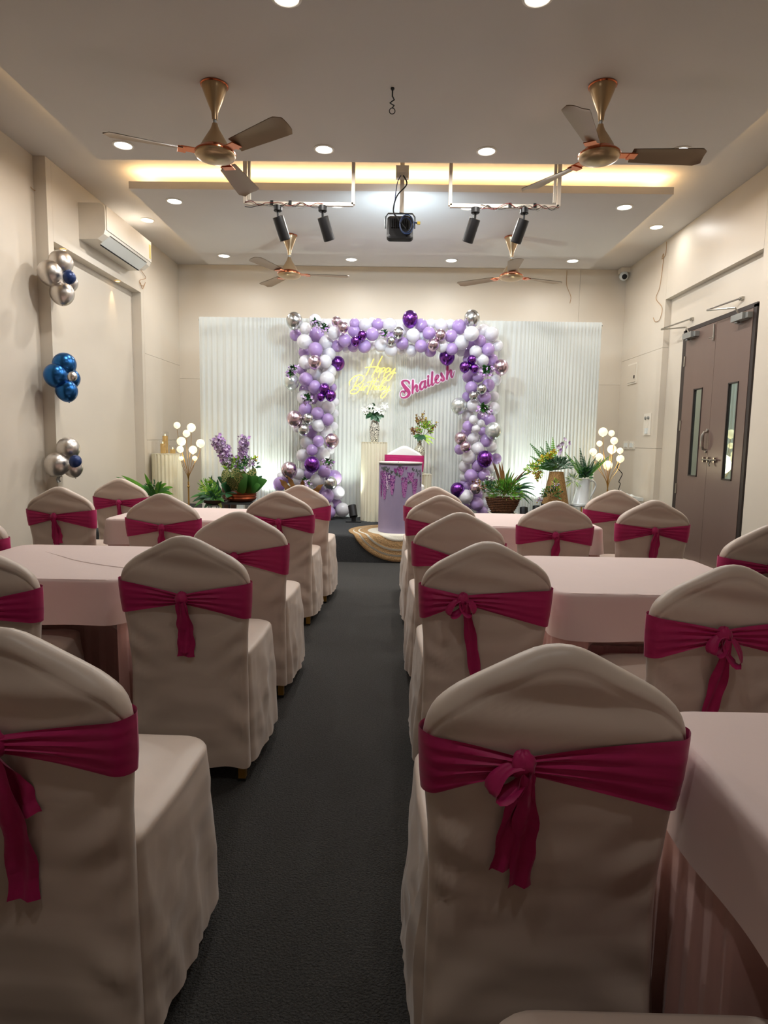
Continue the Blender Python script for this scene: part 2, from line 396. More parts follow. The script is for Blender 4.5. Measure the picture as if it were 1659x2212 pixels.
# ------------------------------------------------------------------ double door
XD = XRB
dr = empty('door_1', (XD, 6.53, 0), 'brown laminate double door with two narrow glass panels', None, kind='structure')
def dchild(name, mb, m, parent=dr, smooth=False):      # world coordinates -> door local
    off = Matrix.Translation((-XD, -6.53, 0))
    mb.v = [tuple(off @ Vector(p)) for p in mb.v]
    return mb.build(name, m, parent, smooth)
DY0, DYM, DY1, DZ = 5.88, 6.525, 7.18, 2.46
dchild('door_frame', MB().box((XD-0.012, DY1+0.045, 1.245), (0.05, 0.09, 2.49)).box((XD-0.012, (DY0+DY1)/2, DZ+0.025), (0.05, DY1-DY0+0.1, 0.04)).box((XD-0.012, DY0-0.025, 1.245), (0.05, 0.05, 2.49)), M_DOORDARK)
for (a, b, g0, g1) in ((DY0, DYM, 6.03, 6.213), (DYM, DY1, 6.725, 6.92)):
    z0, z1, x = 0.905, 1.83, XD-0.022
    mb = MB(); t = 0.036
    mb.box((x, (a+0.002+g0)/2, DZ/2+0.006), (t, g0-a-0.002, DZ-0.012)); mb.box((x, (g1+b-0.002)/2, DZ/2+0.006), (t, b-0.002-g1, DZ-0.012))
    mb.box((x, (g0+g1)/2, z0/2+0.006), (t, g1-g0, z0-0.012)); mb.box((x, (g0+g1)/2, (z1+DZ)/2), (t, g1-g0, DZ-z1))
    leaf = dchild('door_leaf', mb, M_DOOR)
    dchild('vision_pane', MB().box((XD-0.028, (g0+g1)/2, (z0+z1)/2), (0.006, g1-g0, z1-z0)), M_GLASS_MIRR, leaf)
    fr = MB()
    for (cy, cz, sy, sz) in (((g0+g1)/2, z0+0.006, g1-g0, 0.012), ((g0+g1)/2, z1-0.006, g1-g0, 0.012), (g0+0.006, (z0+z1)/2, 0.012, z1-z0), (g1-0.006, (z0+z1)/2, 0.012, z1-z0)):
        fr.box((XD-0.026, cy, cz), (0.04, sy, sz))
    dchild('glazing_bead', fr, M_DOORDARK, leaf)
for zz in (0.75, 1.45, 2.15):
    dchild('hinge', MB().box((XD-0.042, DY1+0.004, zz), (0.012, 0.03, 0.11)), M_STEEL)
def door_handle():
    y = 6.555; mb = MB()
    pts = [(XD-0.04, y, 1.375), (XD-0.075, y, 1.365), (XD-0.09, y, 1.33), (XD-0.09, y, 1.23), (XD-0.075, y, 1.195), (XD-0.04, y, 1.185)]
    mb.tube(pts, [0.012, 0.013, 0.018, 0.018, 0.013, 0.012], 8)
    mb.lathe([(0.018, 0), (0.018, 0.012), (0.01, 0.016)], 12, aim((XD-0.04, y, 1.385), (-1, 0, 0))); mb.lathe([(0.018, 0), (0.018, 0.012), (0.01, 0.016)], 12, aim((XD-0.04, y, 1.175), (-1, 0, 0)))
    dchild('pull_handle', mb, M_STEEL, dr, True)
    mb = MB(); mb.tube([(XD-0.058, 6.60, 1.09), (XD-0.058, 6.30, 1.09)], 0.009, 8)
    for yy in (6.58, 6.49, 6.36): mb.box((XD-0.05, yy, 1.09), (0.02, 0.02, 0.05))
    mb.tube([(XD-0.06, 6.42, 1.09), (XD-0.075, 6.42, 1.04), (XD-0.075, 6.40, 1.03)], 0.007, 6)
    dchild('slide_latch', mb, M_STEEL, dr, True)
    mb = MB(); mb.tube([(XD-0.05, 6.56, 2.44), (XD-0.05, 6.56, 2.28)], 0.008, 8).box((XD-0.046, 6.56, 2.31), (0.012, 0.03, 0.05)).tube([(XD-0.05, 6.56, 2.31), (XD-0.08, 6.59, 2.31)], 0.006, 6)
    dchild('tower_bolt', mb, M_STEEL, dr, True)
    for yc, ya in ((7.03, 7.58), (6.03, 6.50)):
        c = MB().box((XD-0.075, yc, 2.405), (0.07, 0.20, 0.06)).box((XD-0.06, yc-0.12, 2.405), (0.05, 0.05, 0.05)).lathe([(0.022, 0), (0.022, 0.02)], 12, T(XD-0.075, yc+0.05, 2.36))
        cl = dchild('door_closer', c, M_GREYMETAL, dr)
        arm = MB().tube([(XD-0.075, yc+0.03, 2.44), (XD-0.10, yc+0.05, 2.50), (XD-0.16, ya, 2.56)], 0.008, 6).tube([(XD-0.16, ya, 2.565), (XD-0.03, yc+0.12, 2.60)], 0.008, 6).box((XD-0.012, yc+0.12, 2.60), (0.024, 0.05, 0.03))
        dchild('closer_arm', arm, M_STEEL, cl, True)
door_handle()

# ------------------------------------------------------------------ wall devices
e = empty('access_panel', (XR, 8.64, 2.17), 'cream access hatch with a small lock on the panelled wall', 'hatch')
MB().box((-0.006, 0, 0), (0.012, 0.32, 0.27)).build('hatch_frame', M_WHITEP, e, False); MB().box((-0.015, 0, 0), (0.008, 0.28, 0.23)).build('hatch_door', M_WALL, e, False); MB().box((-0.021, -0.1, -0.05), (0.006, 0.03, 0.04)).build('lock', M_BLACK, e, False)
e = empty('switch_plate', (XR, 8.03, 1.485), 'tall white switch plate with knobs beside the door recess', 'switch')
MB().box((-0.006, 0, 0), (0.012, 0.22, 0.27)).build('plate', M_WHITEP, e, False)
for i in (-1, 1): MB().lathe([(0.022, 0), (0.02, 0.014), (0.012, 0.018)], 12, aim((-0.012, i*0.045, 0.08), (-1, 0, 0))).build('dimmer_knob', M_GREYMETAL, e)
MB().box((-0.014, 0, 0.0), (0.006, 0.09, 0.07)).build('rocker', M_WHITEP, e, False); MB().box((-0.018, 0, -0.08), (0.014, 0.075, 0.07)).build('rocker', M_CERAMIC, e, False)
e = empty('wall_socket', (XR, 8.61, 1.225), 'double white wall socket low beside the ball lamp', 'socket')
for i in (-1, 1):
    p = MB().box((-0.006, i*0.105, 0), (0.012, 0.19, 0.11)).build('socket_plate', M_WHITEP, e, False)
    q = MB().box((-0.016, i*0.105, 0), (0.008, 0.11, 0.06)).build('socket_face', M_CERAMIC, p, False)
cc = at_y(1348, 590, 8.98)
e = empty('security_camera', (cc.x, 9.0, 3.56), 'white dome security camera in the ceiling corner over the door wall', 'camera')
MB().box((0.02, 0.02, 0.03), (0.13, 0.13, 0.06)).build('mount', M_WHITEP, e, False)
MB().sphere((0, -0.02, -0.05), 0.062, 18, 12).build('dome_body', M_CERAMIC, e)
MB().lathe([(0.034, 0), (0.034, 0.012), (0.026, 0.016)], 16, aim((-0.01, -0.072, -0.07), (-0.15, -1, -0.35))).build('lens', M_BLACK, e)
def wire(name, pts, m, r, label):
    ps = []
    for i in range(len(pts)-1):
        p0, p1, p2, p3 = [Vector(pts[max(0, min(len(pts)-1, k))]) for k in (i-1, i, i+1, i+2)]
        for s in range(6):
            t = s/6
            ps.append(0.5*((2*p1)+(p2-p0)*t+(2*p0-5*p1+4*p2-p3)*t*t+(3*p1-p0-3*p2+p3)*t**3))
    ps.append(Vector(pts[-1]))
    o = MB().tube(ps, r, 5).build(name, m)
    return tag(o, label, 'wire')
def smooth(pts, k=6):
    ps = []
    for i in range(len(pts)-1):
        p0, p1, p2, p3 = [Vector(pts[max(0, min(len(pts)-1, j))]) for j in (i-1, i, i+1, i+2)]
        for s in range(k):
            t = s/k
            ps.append(0.5*((2*p1)+(p2-p0)*t+(2*p0-5*p1+4*p2-p3)*t*t+(3*p1-p0-3*p2+p3)*t**3))
    return ps+[Vector(pts[-1])]
wire('loose_wire', [at_x(u, v, XR-0.008) for (u, v) in ((1440, 522), (1438, 548), (1430, 560), (1433, 548), (1432, 570), (1425, 620), (1417, 645), (1430, 665), (1425, 690), (1415, 695), (1411, 686))], M_COPPERWIRE, 0.003, 'thin loose wire curling down the wall above the switch plate')
wire('loose_wire', [at_y(u, v, YB-0.01) for (u, v) in ((1225, 584), (1224, 615), (1233, 640), (1231, 655))], M_COPPERWIRE, 0.003, 'short loose wire hanging on the back wall right of the curtain')
wire('loose_wire', [at_x(u, v, XL+0.012) for (u, v) in ((301, 580), (309, 590), (315, 601), (303, 605), (302, 612), (310, 618), (314, 610), (308, 624), (303, 610))], M_COPPERWIRE, 0.003, 'tangled thin wire hanging under the air conditioner')
wire('wall_hook_wire', [at_x(u, v, XLB+0.012) for (u, v) in ((66, 404), (74, 411), (83, 410), (80, 405))], M_COPPERWIRE, 0.003, 'short wire stub sticking out of the wall beside the column')

# ------------------------------------------------------------------ air conditioner
def aircon():
    y0, y1, d, z0, z1 = 6.29, 7.43, 0.255, 3.105, 3.44
    e = empty('air_conditioner', (XL, (y0+y1)/2, z0), 'white split air conditioner mounted high above the wall niche', 'air conditioner')
    h = z1-z0; L = y1-y0
    prof = [(0, h), (d*0.8, h), (d*0.96, h-0.02), (d, h-0.06), (d, 0.09), (d*0.94, 0.05), (d*0.7, 0.005), (0.02, 0), (0, 0)]
    n = len(prof)
    vs = [(p[0], -L/2, p[1]) for p in prof]+[(p[0], L/2, p[1]) for p in prof]
    fs = [(i, (i+1) % n, (i+1) % n+n, i+n) for i in range(n)]+[tuple(range(n))[::-1], tuple(range(n, 2*n))]
    MB().add(vs, fs).build('casing', M_WHITEP, e, True, 25)
    MB().box((d+0.004, 0.01, h/2+0.035), (0.012, L-0.02, h-0.115)).build('front_panel', M_WHITEP, e, False)
    fl_ = MB(); M = Matrix.Translation((d*0.80, 0, 0.022)) @ Matrix.Rotation(math.radians(-40), 4, 'Y')
    fl_.box((0, 0, 0), (0.115, L*0.82, 0.008), M); f = fl_.build('louvre_flap', M_CERAMIC, e, False)
    MB().box((-0.064, 0, -0.002), (0.012, L*0.80, 0.012), M).build('air_slot', M_RUBBER, e, False)
    MB().box((0.064, 0, -0.001), (0.004, L*0.80, 0.010), M).build('flap_gap', M_DARKMETAL, f, False)
    MB().box((0.02, L*0.45, 0.006), (0.03, 0.03, 0.004), M).build('display', M_BLACK, e, False)
    MB().box((d+0.011, L/2-0.045, h/2+0.03), (0.003, 0.05, 0.15)).build('energy_label', M_LABEL, e, False)
aircon()
# niche spotlights
for (u, v, w_) in ((142, 540, 'nearer the column'), (250, 600, 'beside the far niche edge')):
    p = at_x(u, v, XLB+0.055); y = 6.06 if u < 200 else 7.22
    e = empty('niche_spotlight', (XLB+0.07, y, 2.94), 'small recessed warm spotlight at the niche top, '+w_, 'spotlight')
    MB().lathe([(0.032, 0), (0.034, -0.005), (0.024, -0.007)], 16, cap=False).build('rim', M_WHITEP, e)
    MB().lathe([(0.024, -0.004), (0.001, -0.0041)], 16, cap=False).build('bulb', mat('warm_bulb', (1, .8, .5, 1), 0.4, emit=srgb(255, 205, 130), estr=6), e)
    lamp('light', 'SPOT', (0, 0, -0.02), (-0.22, 0, -1), 3.2, (1.0, 0.72, 0.38), e, size=0.02, spot=50, blend=0.8)

# ------------------------------------------------------------------ ceiling fans
fan_canopy = MB().lathe([(0.082, 0), (0.084, -0.006), (0.072, -0.04), (0.045, -0.11), (0.022, -0.165), (0.018, -0.2), (0.017, -0.21)], 28).mesh('canopy', M_FAN)
fan_ring = MB().lathe([(0.086, -0.002), (0.088, -0.007), (0.084, -0.013), (0.078, -0.012)], 28, cap=False).mesh('canopy_ring', M_COPPER)
fan_rod = MB().lathe([(0.011, -0.2), (0.011, -0.24)], 12).mesh('rod', M_GREYMETAL)
fan_body = MB().lathe([(0.017, -0.232), (0.02, -0.245), (0.03, -0.27), (0.058, -0.315), (0.085, -0.36), (0.096, -0.385), (0.118, -0.40), (0.128, -0.41), (0.128, -0.425), (0.118, -0.44), (0.09, -0.452), (0.045, -0.462), (0.002, -0.464)], 32).mesh('motor_body', M_FAN)
fan_ring2 = MB().lathe([(0.099, -0.383), (0.103, -0.388), (0.12, -0.399), (0.131, -0.410), (0.131, -0.418), (0.126, -0.418)], 32, cap=False).mesh('motor_ring', M_COPPER)
def blade_mesh(tw):
    mb = MB()
    def fn(u, v):
        x = 0.2+0.46*v
        wdt = 0.052+0.030*v
        if v > 0.9: wdt *= math.sqrt(max(0.05, 1-((v-0.9)/0.1)**2*0.75))
        y = (u-0.5)*2*wdt+0.012*v
        return (x, y, (u-0.5)*tw+0.006*math.sin(math.pi*u)-0.412)
    mb.grid(fn, 7, 14)
    n = len(mb.v); mb.v += [(a, b, c-0.004) for a, b, c in mb.v]; mb.f += [tuple(i+n for i in f)[::-1] for f in mb.f[:]]; mb.mi += mb.mi[:]
    return mb.mesh('blade', M_FANBLADE)
fan_blade = blade_mesh(-0.035); fan_blade_flat = blade_mesh(0.014)
fan_arm = MB().box((0.165, 0, -0.414), (0.09, 0.07, 0.006)).box((0.205, 0, -0.42), (0.05, 0.085, 0.006)).mesh('blade_arm', M_COPPER, False)
def fan(x, y, a0, label):
    e = empty('ceiling_fan', (x, y, ZP), label, 'ceiling fan')
    link('canopy', fan_canopy, e); link('canopy_ring', fan_ring, e); link('rod', fan_rod, e); link('motor_body', fan_body, e); link('motor_ring', fan_ring2, e)
    for k in range(3):
        b = link('blade', fan_blade if y < 6 else fan_blade_flat, e, rot=(0, 0, math.radians(a0+120*k)))
        link('blade_arm', fan_arm, b)
fan(-1.186, 4.275, -38, 'champagne ceiling fan with copper rings in the near panel, air conditioner side')
fan(1.255, 4.244, 0, 'champagne ceiling fan with copper rings in the near panel, door side')
fan(-1.198, 7.223, 5, 'champagne three-blade ceiling fan above the stage, behind the left spotlight bar')
fan(1.237, 7.196, 23, 'champagne three-blade ceiling fan above the stage, behind the right spotlight bar')
# ceiling hook
p = at_z(848, 190, ZP)
hk = MB().lathe([(0.012, 0), (0.012, -0.01)], 10).tube([(0, 0, 0), (0, 0, -0.05), (0.012, 0, -0.07), (-0.015, 0, -0.09), (0.012, 0, -0.105), (0.0, 0, -0.12)], 0.005, 6)
hk.tube([(0.018*math.cos(a), 0, -0.138+0.018*math.sin(a)) for a in [i*2*math.pi/14 for i in range(14)]], 0.003, 5, closed=True)
tag(hk.build('ceiling_hook', M_BLACK, loc=p), 'small black metal hook with a ring hanging between the near fans', 'hook')

# ------------------------------------------------------------------ spotlight bars and flood lamp
YBAR = 5.55
M_BAR = mat('white_square_tube', srgb(214, 202, 186), 0.5)
def bar(x0u, x1u, vbar, side, label):
    a = at_y(x0u, vbar, YBAR); b = at_y(x1u, vbar, YBAR); zb = (a.z+b.z)/2
    e = empty('spotlight_bar', ((a.x+b.x)/2, YBAR, zb), label, 'light bar')
    cx = (a.x+b.x)/2; h = ZC-zb
    MB().box((0, 0, 0), (b.x-a.x, 0.03, 0.028)).build('crossbar', M_BAR, e, False)
    for s, X in ((-1, a.x), (1, b.x)):
        outer = (s == side)
        MB().box((X-cx, 0, h/2), (0.028, 0.03, h)).build('hanger', M_BAR, e, False)
        if outer:
            MB().box((X-cx+0.035*-s*0+0.03*s*-1, 0.02, h/2+0.02), (0.022, 0.02, h-0.04)).build('cable_conduit', M_WHITEP, e, False)
    for k in (0.25, 0.42) if side < 0 else (0.55, 0.78):
        MB().box(((k-0.5)*(b.x-a.x), -0.018, 0.004), (0.024, 0.006, 0.036)).build('cable_tape', M_RUBBER, e, False)
    for m, dz, seed in ((M_RUBBER, -0.018, 1), (M_REDCABLE, -0.01, 2), (M_GREYMETAL, -0.022, 3)):
        r_ = random.Random(seed*7+(1 if side > 0 else 0)); pts = []
        for i in range(12):
            t = i/11*0.72 if side < 0 else 0.28+i/11*0.72
            pts.append(((t-0.5)*(b.x-a.x), -0.02-0.006*r_.random(), dz+r_.uniform(-0.022, 0.026)))
        MB().tube(smooth(pts, 4), 0.0026, 5).build('cable', m, e)
    return zb
zb1 = bar(530, 763, 441, -1, 'white hanging bar carrying two black spotlights, air conditioner side')
zb2 = bar(972, 1206, 446, 1, 'white hanging bar carrying two black spotlights, door side')
def track_spot(u, v0, u1, v1, label, target):
    top = at_y(u, v0, YBAR); zt = zb1-0.0145 if u < 900 else zb2-0.0145
    e = empty('track_spotlight', (top.x, YBAR, zt), label, 'spotlight')
    MB().lathe([(0.036, 0), (0.036, -0.04), (0.03, -0.045)], 18).build('mount_cup', M_BLACK, e)
    MB().tube([(0, 0, -0.04), (0, 0.004, -0.09), (0.0, 0.01, -0.12)], [0.011, 0.009, 0.011], 8).build('stem', M_BLACK, e)
    c = at_y((u+u1)/2, (v0+v1)/2+6, YBAR+0.02)
    d = Vector((0.30 if u < 900 else -0.30, 0.42, -1)).normalized()
    p0 = Vector((0, 0.005, -0.085))
    b = MB().lathe([(0.03, -0.001), (0.046, 0.0), (0.047, 0.006), (0.047, 0.185), (0.043, 0.19), (0.040, 0.17)], 24, aim(p0, d), cap=False)
    b.lathe([(0.0005, 0), (0.047, 0)], 24, aim(p0, d), cap=False)
    b.build('lamp_barrel', M_BLACK, e, True, 30)
    MB().lathe([(0.040, 0.175), (0.001, 0.1751)], 20, aim(p0, d), cap=False).build('lamp_lens', M_LED, e)
    ls = e.location+p0+d*0.215
    lamp('light', 'SPOT', p0+d*0.215, Vector(target)-Vector(ls), P_TRACK, (0.98, 0.97, 0.95), e, size=0.04, spot=62, blend=0.8)
track_spot(600, 446, 606, 512, 'black cylinder spotlight on the bar, outer one on the air conditioner side', (-1.2, 7.7, 1.0))
track_spot(697, 446, 705, 512, 'black cylinder spotlight on the bar, inner one on the air conditioner side', (-0.4, 7.6, 1.3))
track_spot(1027, 450, 1022, 516, 'black cylinder spotlight on the bar, inner one on the door side', (0.5, 7.6, 1.3))
track_spot(1133, 450, 1125, 518, 'black cylinder spotlight on the bar, outer one on the door side', (1.3, 7.7, 1.0))
def flood():
    Yf = 5.75
    c = at_y(864, 494, Yf); top = at_y(867, 372, Yf-0.05)
    e = empty('flood_light', (c.x, Yf, c.z), 'black square flood light hung on a white pole over the aisle', 'flood light')
    s = 0.115
    def rr(w, h, r, n=5):
        out = []
        for (sx, sz, a0) in ((1, 1, 0), (-1, 1, 90), (-1, -1, 180), (1, -1, 270)):
            for i in range(n+1):
                a = math.radians(a0+90*i/n); out.append((sx*(w-r)+r*math.cos(a), sz*(h-r)+r*math.sin(a)))
        return out
    tilt = Matrix.Rotation(math.radians(-16), 4, 'X')
    b = MB(); loops = [(0.8, -0.028), (0.97, -0.02), (1.0, 0.0), (1.0, 0.022)]
    pts = []; o = rr(1, 1, 0.28)
    for (k, y) in loops: pts += [(p[0]*s*k, y, p[1]*s*0.95*k) for p in o]
    n = len(o); fs = [(j*n+i, j*n+(i+1) % n, (j+1)*n+(i+1) % n, (j+1)*n+i) for j in range(3) for i in range(n)]+[tuple(range(n)), tuple(3*n+i for i in range(n))[::-1]]
    b.add(pts, fs, tilt).build('housing', M_BLACK, e, True, 30)
    for i in range(-4, 5): MB().box((i*0.018, -0.033, 0.03), (0.005, 0.014, 0.09), tilt).build('cooling_fin', M_BLACK, e, False)
    MB().add([(p[0]*s*0.93, 0.0235, p[1]*s*0.88) for p in o], [tuple(range(n))[::-1]], tilt).build('led_window', M_FLOODLED, e, False)
    MB().tube([(-s-0.012, 0, 0.0), (-s-0.012, 0, 0.095), (-s+0.01, 0, 0.125), (s-0.01, 0, 0.125), (s+0.012, 0, 0.095), (s+0.012, 0, 0.0)], 0.007, 6).build('bracket', M_DARKMETAL, e)
    ztop = ZC-c.z
    MB().box((0.012, 0.0, (0.13+ztop)/2), (0.036, 0.03, ztop-0.13)).build('pole', M_BAR, e, False)
    jb = MB().box((0.012, -0.04, top.z-c.z), (0.11, 0.05, 0.10)).build('junction_box', M_WHITEP, e, False)
    MB().box((0.012, -0.075, top.z-c.z+0.01), (0.05, 0.03, 0.05)).build('plug', M_WHITEP, jb, False)
    z0 = top.z-c.z-0.04
    MB().tube(smooth([(0.02, -0.085, z0), (0.05, -0.08, z0-0.07), (-0.03, -0.07, z0-0.16), (-0.06, -0.07, z0-0.28), (-0.02, -0.07, 0.06), (0.05, -0.06, -0.02)]), 0.006, 6).build('power_cable', M_RUBBER, e)
    MB().tube(smooth([(0.0, -0.085, z0), (-0.03, -0.08, z0-0.06), (-0.05, -0.07, z0-0.22), (-0.055, -0.07, 0.1), (0.0, -0.06, 0.05)]), 0.004, 6).build('power_cable', M_BLUECABLE, e)
    for k in range(4):
        MB().tube([(0.045+(0.042+0.006*k)*math.cos(a)+0.004*k, -0.055-0.008*k, 0.01+(0.055+0.008*k)*math.sin(a)) for a in [i*2*math.pi/22 for i in range(22)]], 0.0045, 5, closed=True).build('cable_coil', M_BLUECABLE if k % 2 else M_RUBBER, e)
    pl = MB().tube([(0.09, -0.055, 0.03), (0.12, -0.055, 0.035), (0.15, -0.055, 0.03)], [0.006, 0.006, 0.008], 6).build('cable_end', M_BLUECABLE, e)
    MB().box((0.16, -0.055, 0.03), (0.026, 0.02, 0.022)).build('cable_plug', mat('yellow_plastic', srgb(196, 170, 60), 0.5), pl, False)
    lamp('light', 'AREA', tilt @ Vector((0, 0.035, 0)), (0, 1, -0.28), P_FLOOD, (0.66, 0.85, 1.0), e, size=0.18)
flood()

# ------------------------------------------------------------------ covered chairs
_cx = np.array([0, .06, .12, .2, .3, .457, .6, .74, .83, .9, .945, .975, .992, 1.0])
_cz = np.array([.894, .8935, .891, .885, .874, .855, .838, .820, .805, .789, .774, .757, .742, .725])
def crown(a): return float(np.interp(abs(a), _cx, _cz))
def halfw(z): return float(np.interp(z, [0.04, 0.2, 0.42, 0.55, 0.66, 0.72, 0.9], [0.212, 0.207, 0.203, 0.208, 0.219, 0.222, 0.222]))
def backy(z): return -0.055*max(0.0, z-0.42)/0.47 + 0.006
def rnd_edge(t, t0): return math.sqrt(max(0.0, 1-(max(0.0, t-t0)/(1-t0))**2))
def slab(a, b, side, seed):                   # side -1 = rear face (towards the aisle end), +1 = front face
    hem = 0.062+0.004*math.sin(9*a+seed)
    zt = crown(a); z = hem+b*(zt-hem)
    x = a*halfw(z)
    th = 0.030*rnd_edge(abs(a), 0.87)*rnd_edge(b, 0.962)
    y = backy(z)+side*th
    if side < 0:
        ed = 1-abs(a)**8
        wob = 0.0085*math.sin(52*z+5*x+4*nz(x*3, z*3, seed)+seed)*math.exp(-((z-0.795)/0.05)**2)*(1-abs(a)**3)
        wob += 0.014*nz(x*4+seed, z*2.0-abs(x)*2.4, seed*1.7)*ed
        edge = max(0, abs(a)-0.35)/0.65; ef = edge*(1-edge**8)
        wob += 0.011*math.sin(62*(z-0.75*abs(x))+seed*2+(2 if x > 0 else 0)+2*nz(z*5, x*5, seed))*ef*math.exp(-((z-0.50)/0.10)**2)
        wob += 0.012*math.sin(44*(z+0.6*abs(x))+seed*3+2*nz(z*4, x*4, seed+3))*ef*math.exp(-((z-0.22)/0.10)**2)
        wob += 0.004*math.sin(30*x+seed)*max(0, 0.3-z)/0.3
        wob -= 0.0035*math.exp(-((abs(a)-0.86)/0.022)**2)*(1 if z > 0.3 else z/0.3)       # seam along the frame
        wob -= 0.0035*math.exp(-((b-0.955)/0.008)**2)
        y -= wob*min(1.0, (1-b)*22)
        y -= 0.012*max(0, 0.3-z)/0.3
    return (x, y, z)
def cover_mesh(seed, m):
    mb = MB(); A = 34; B = 56
    cols = [(-math.cos(math.pi*i/A), -1) for i in range(A+1)]+[(math.cos(math.pi*i/A), 1) for i in range(1, A)]
    n = len(cols)
    vs = [slab(a, math.sin(j/B*math.pi/2)**0.95, s, seed) for j in range(B+1) for (a, s) in cols]
    fs = [(j*n+i, j*n+(i+1) % n, (j+1)*n+(i+1) % n, (j+1)*n+i) for j in range(B) for i in range(n)]
    mb.add(vs, fs)
    # seat skirt
    N = 96; LV = [0.058, 0.09, 0.14, 0.19, 0.24, 0.29, 0.34, 0.38, 0.415, 0.44, 0.452, 0.458]
    def loop(z, k=1.0):
        f = (0.458-z)/0.41
        wx = (0.217+0.018*f)*k; y0, y1 = 0.012, 0.455+0.02*f
        cy = (y0+y1)/2; hy = (y1-y0)/2*k; r = 0.075*k
        out = []
        for (sx, sy, a0) in ((1, 1, 0), (-1, 1, 90), (-1, -1, 180), (1, -1, 270)):
            rr = r if sy > 0 else 0.03*k
            for i in range(N//4):
                a = math.radians(a0+90*i/(N//4-1)); 
                out.append((sx*(wx-rr)+rr*math.cos(a), cy+sy*(hy-rr)+rr*math.sin(a)))
        # resample evenly
        P = np.array(out+[out[0]]); d = np.r_[0, np.cumsum(np.hypot(*np.diff(P, axis=0).T))]
        t = np.linspace(0, d[-1], N, endpoint=False)
        return np.c_[np.interp(t, d, P[:, 0]), np.interp(t, d, P[:, 1])]
    rows = []
    for z in LV:
        L = loop(z); f = (0.458-z)/0.41; row = []
        for i, (x, y) in enumerate(L):
            s = i/N*2*math.pi
            taper = 1.0 if y > 0.1 else 0.35+0.65*y/0.1
            x *= 0.93+0.07*min(1, max(0, y)/0.22)
            ang = math.atan2(z-0.44, max(0.02, y-0.02))
            fold = 0.007*math.sin(16*ang+seed)*min(1, f*4)*math.exp(-abs(y-0.15)/0.25)
            fold += 0.0065*math.sin(13*s+seed*2+3*nz(s*2, z*2, seed))*f*taper
            fold += 0.008*nz(x*9, y*9+seed, z*5)*min(1, f*3)
            nx = x/0.24; ny = (y-0.23)/0.24; q = math.hypot(nx, ny)+1e-6
            if abs(nx) > abs(ny): row.append((x+math.copysign(fold+0.006*math.sin(math.pi*f), x), y, z))
            else: row.append((x, y+math.copysign(fold, ny), z))
        rows.append(row)
    for k, dz in ((0.985, 0.006), (0.94, 0.011), (0.8, 0.018), (0.5, 0.025), (0.2, 0.027)):
        L = loop(0.458, k); rows.append([(x*(0.93+0.07*min(1, max(0, y)/0.22)), y, 0.458+dz) for x, y in L])
    rows = [[(x, y, z) for x, y, z in r] for r in rows]
    vs = [p for r in rows for p in r]; R = len(rows)
    fs = [(j*N+i, j*N+(i+1) % N, (j+1)*N+(i+1) % N, (j+1)*N+i) for j in range(R-1) for i in range(N)]+[tuple((R-1)*N+i for i in range(N))]
    mb.add(vs, fs)
    return mb.mesh('fabric_cover', m, True, 60)
COVERS = [cover_mesh(s, M_COVER) for s in (0.3, 1.9, 3.7, 5.1)]
_lg = MB(); _lg.add([(-.013, -.013, 0), (.013, -.013, 0), (.013, .013, 0), (-.013, .013, 0), (-.014, -.014, .16), (.014, -.014, .16), (.014, .014, .16), (-.014, .014, .16)], [(0, 3, 2, 1), (4, 5, 6, 7), (0, 1, 5, 4), (1, 2, 6, 5), (2, 3, 7, 6), (3, 0, 4, 7)])
LEG = _lg.mesh('leg', M_GOLDLEG, False)
FOOT = MB().box((0, 0, 0.005), (0.028, 0.028, 0.01)).mesh('foot_cap', M_RUBBER, False)
def ribbon(mb, path, widths, wdir, fold=0.006, seed=0, nc=7, hang=True):
    path = [Vector(p) for p in path]; m = len(path); vs = []
    for i, p in enumerate(path):
        t = (path[min(i+1, m-1)]-path[max(i-1, 0)]).normalized()
        wd = Vector(wdir[i] if isinstance(wdir, list) else wdir); wd = (wd-t*wd.dot(t)).normalized(); nn = t.cross(wd)
        for k in range(nc):
            s = k/(nc-1)-0.5
            vs.append(p+wd*(s*widths[i]*(1+0.1*math.sin(i*1.1+seed)))+nn*(fold*math.sin(s*9+seed+i*0.35)))
    fs = [(i*nc+k, i*nc+k+1, (i+1)*nc+k+1, (i+1)*nc+k) for i in range(m-1) for k in range(nc-1)]
    mb.add(vs, fs)
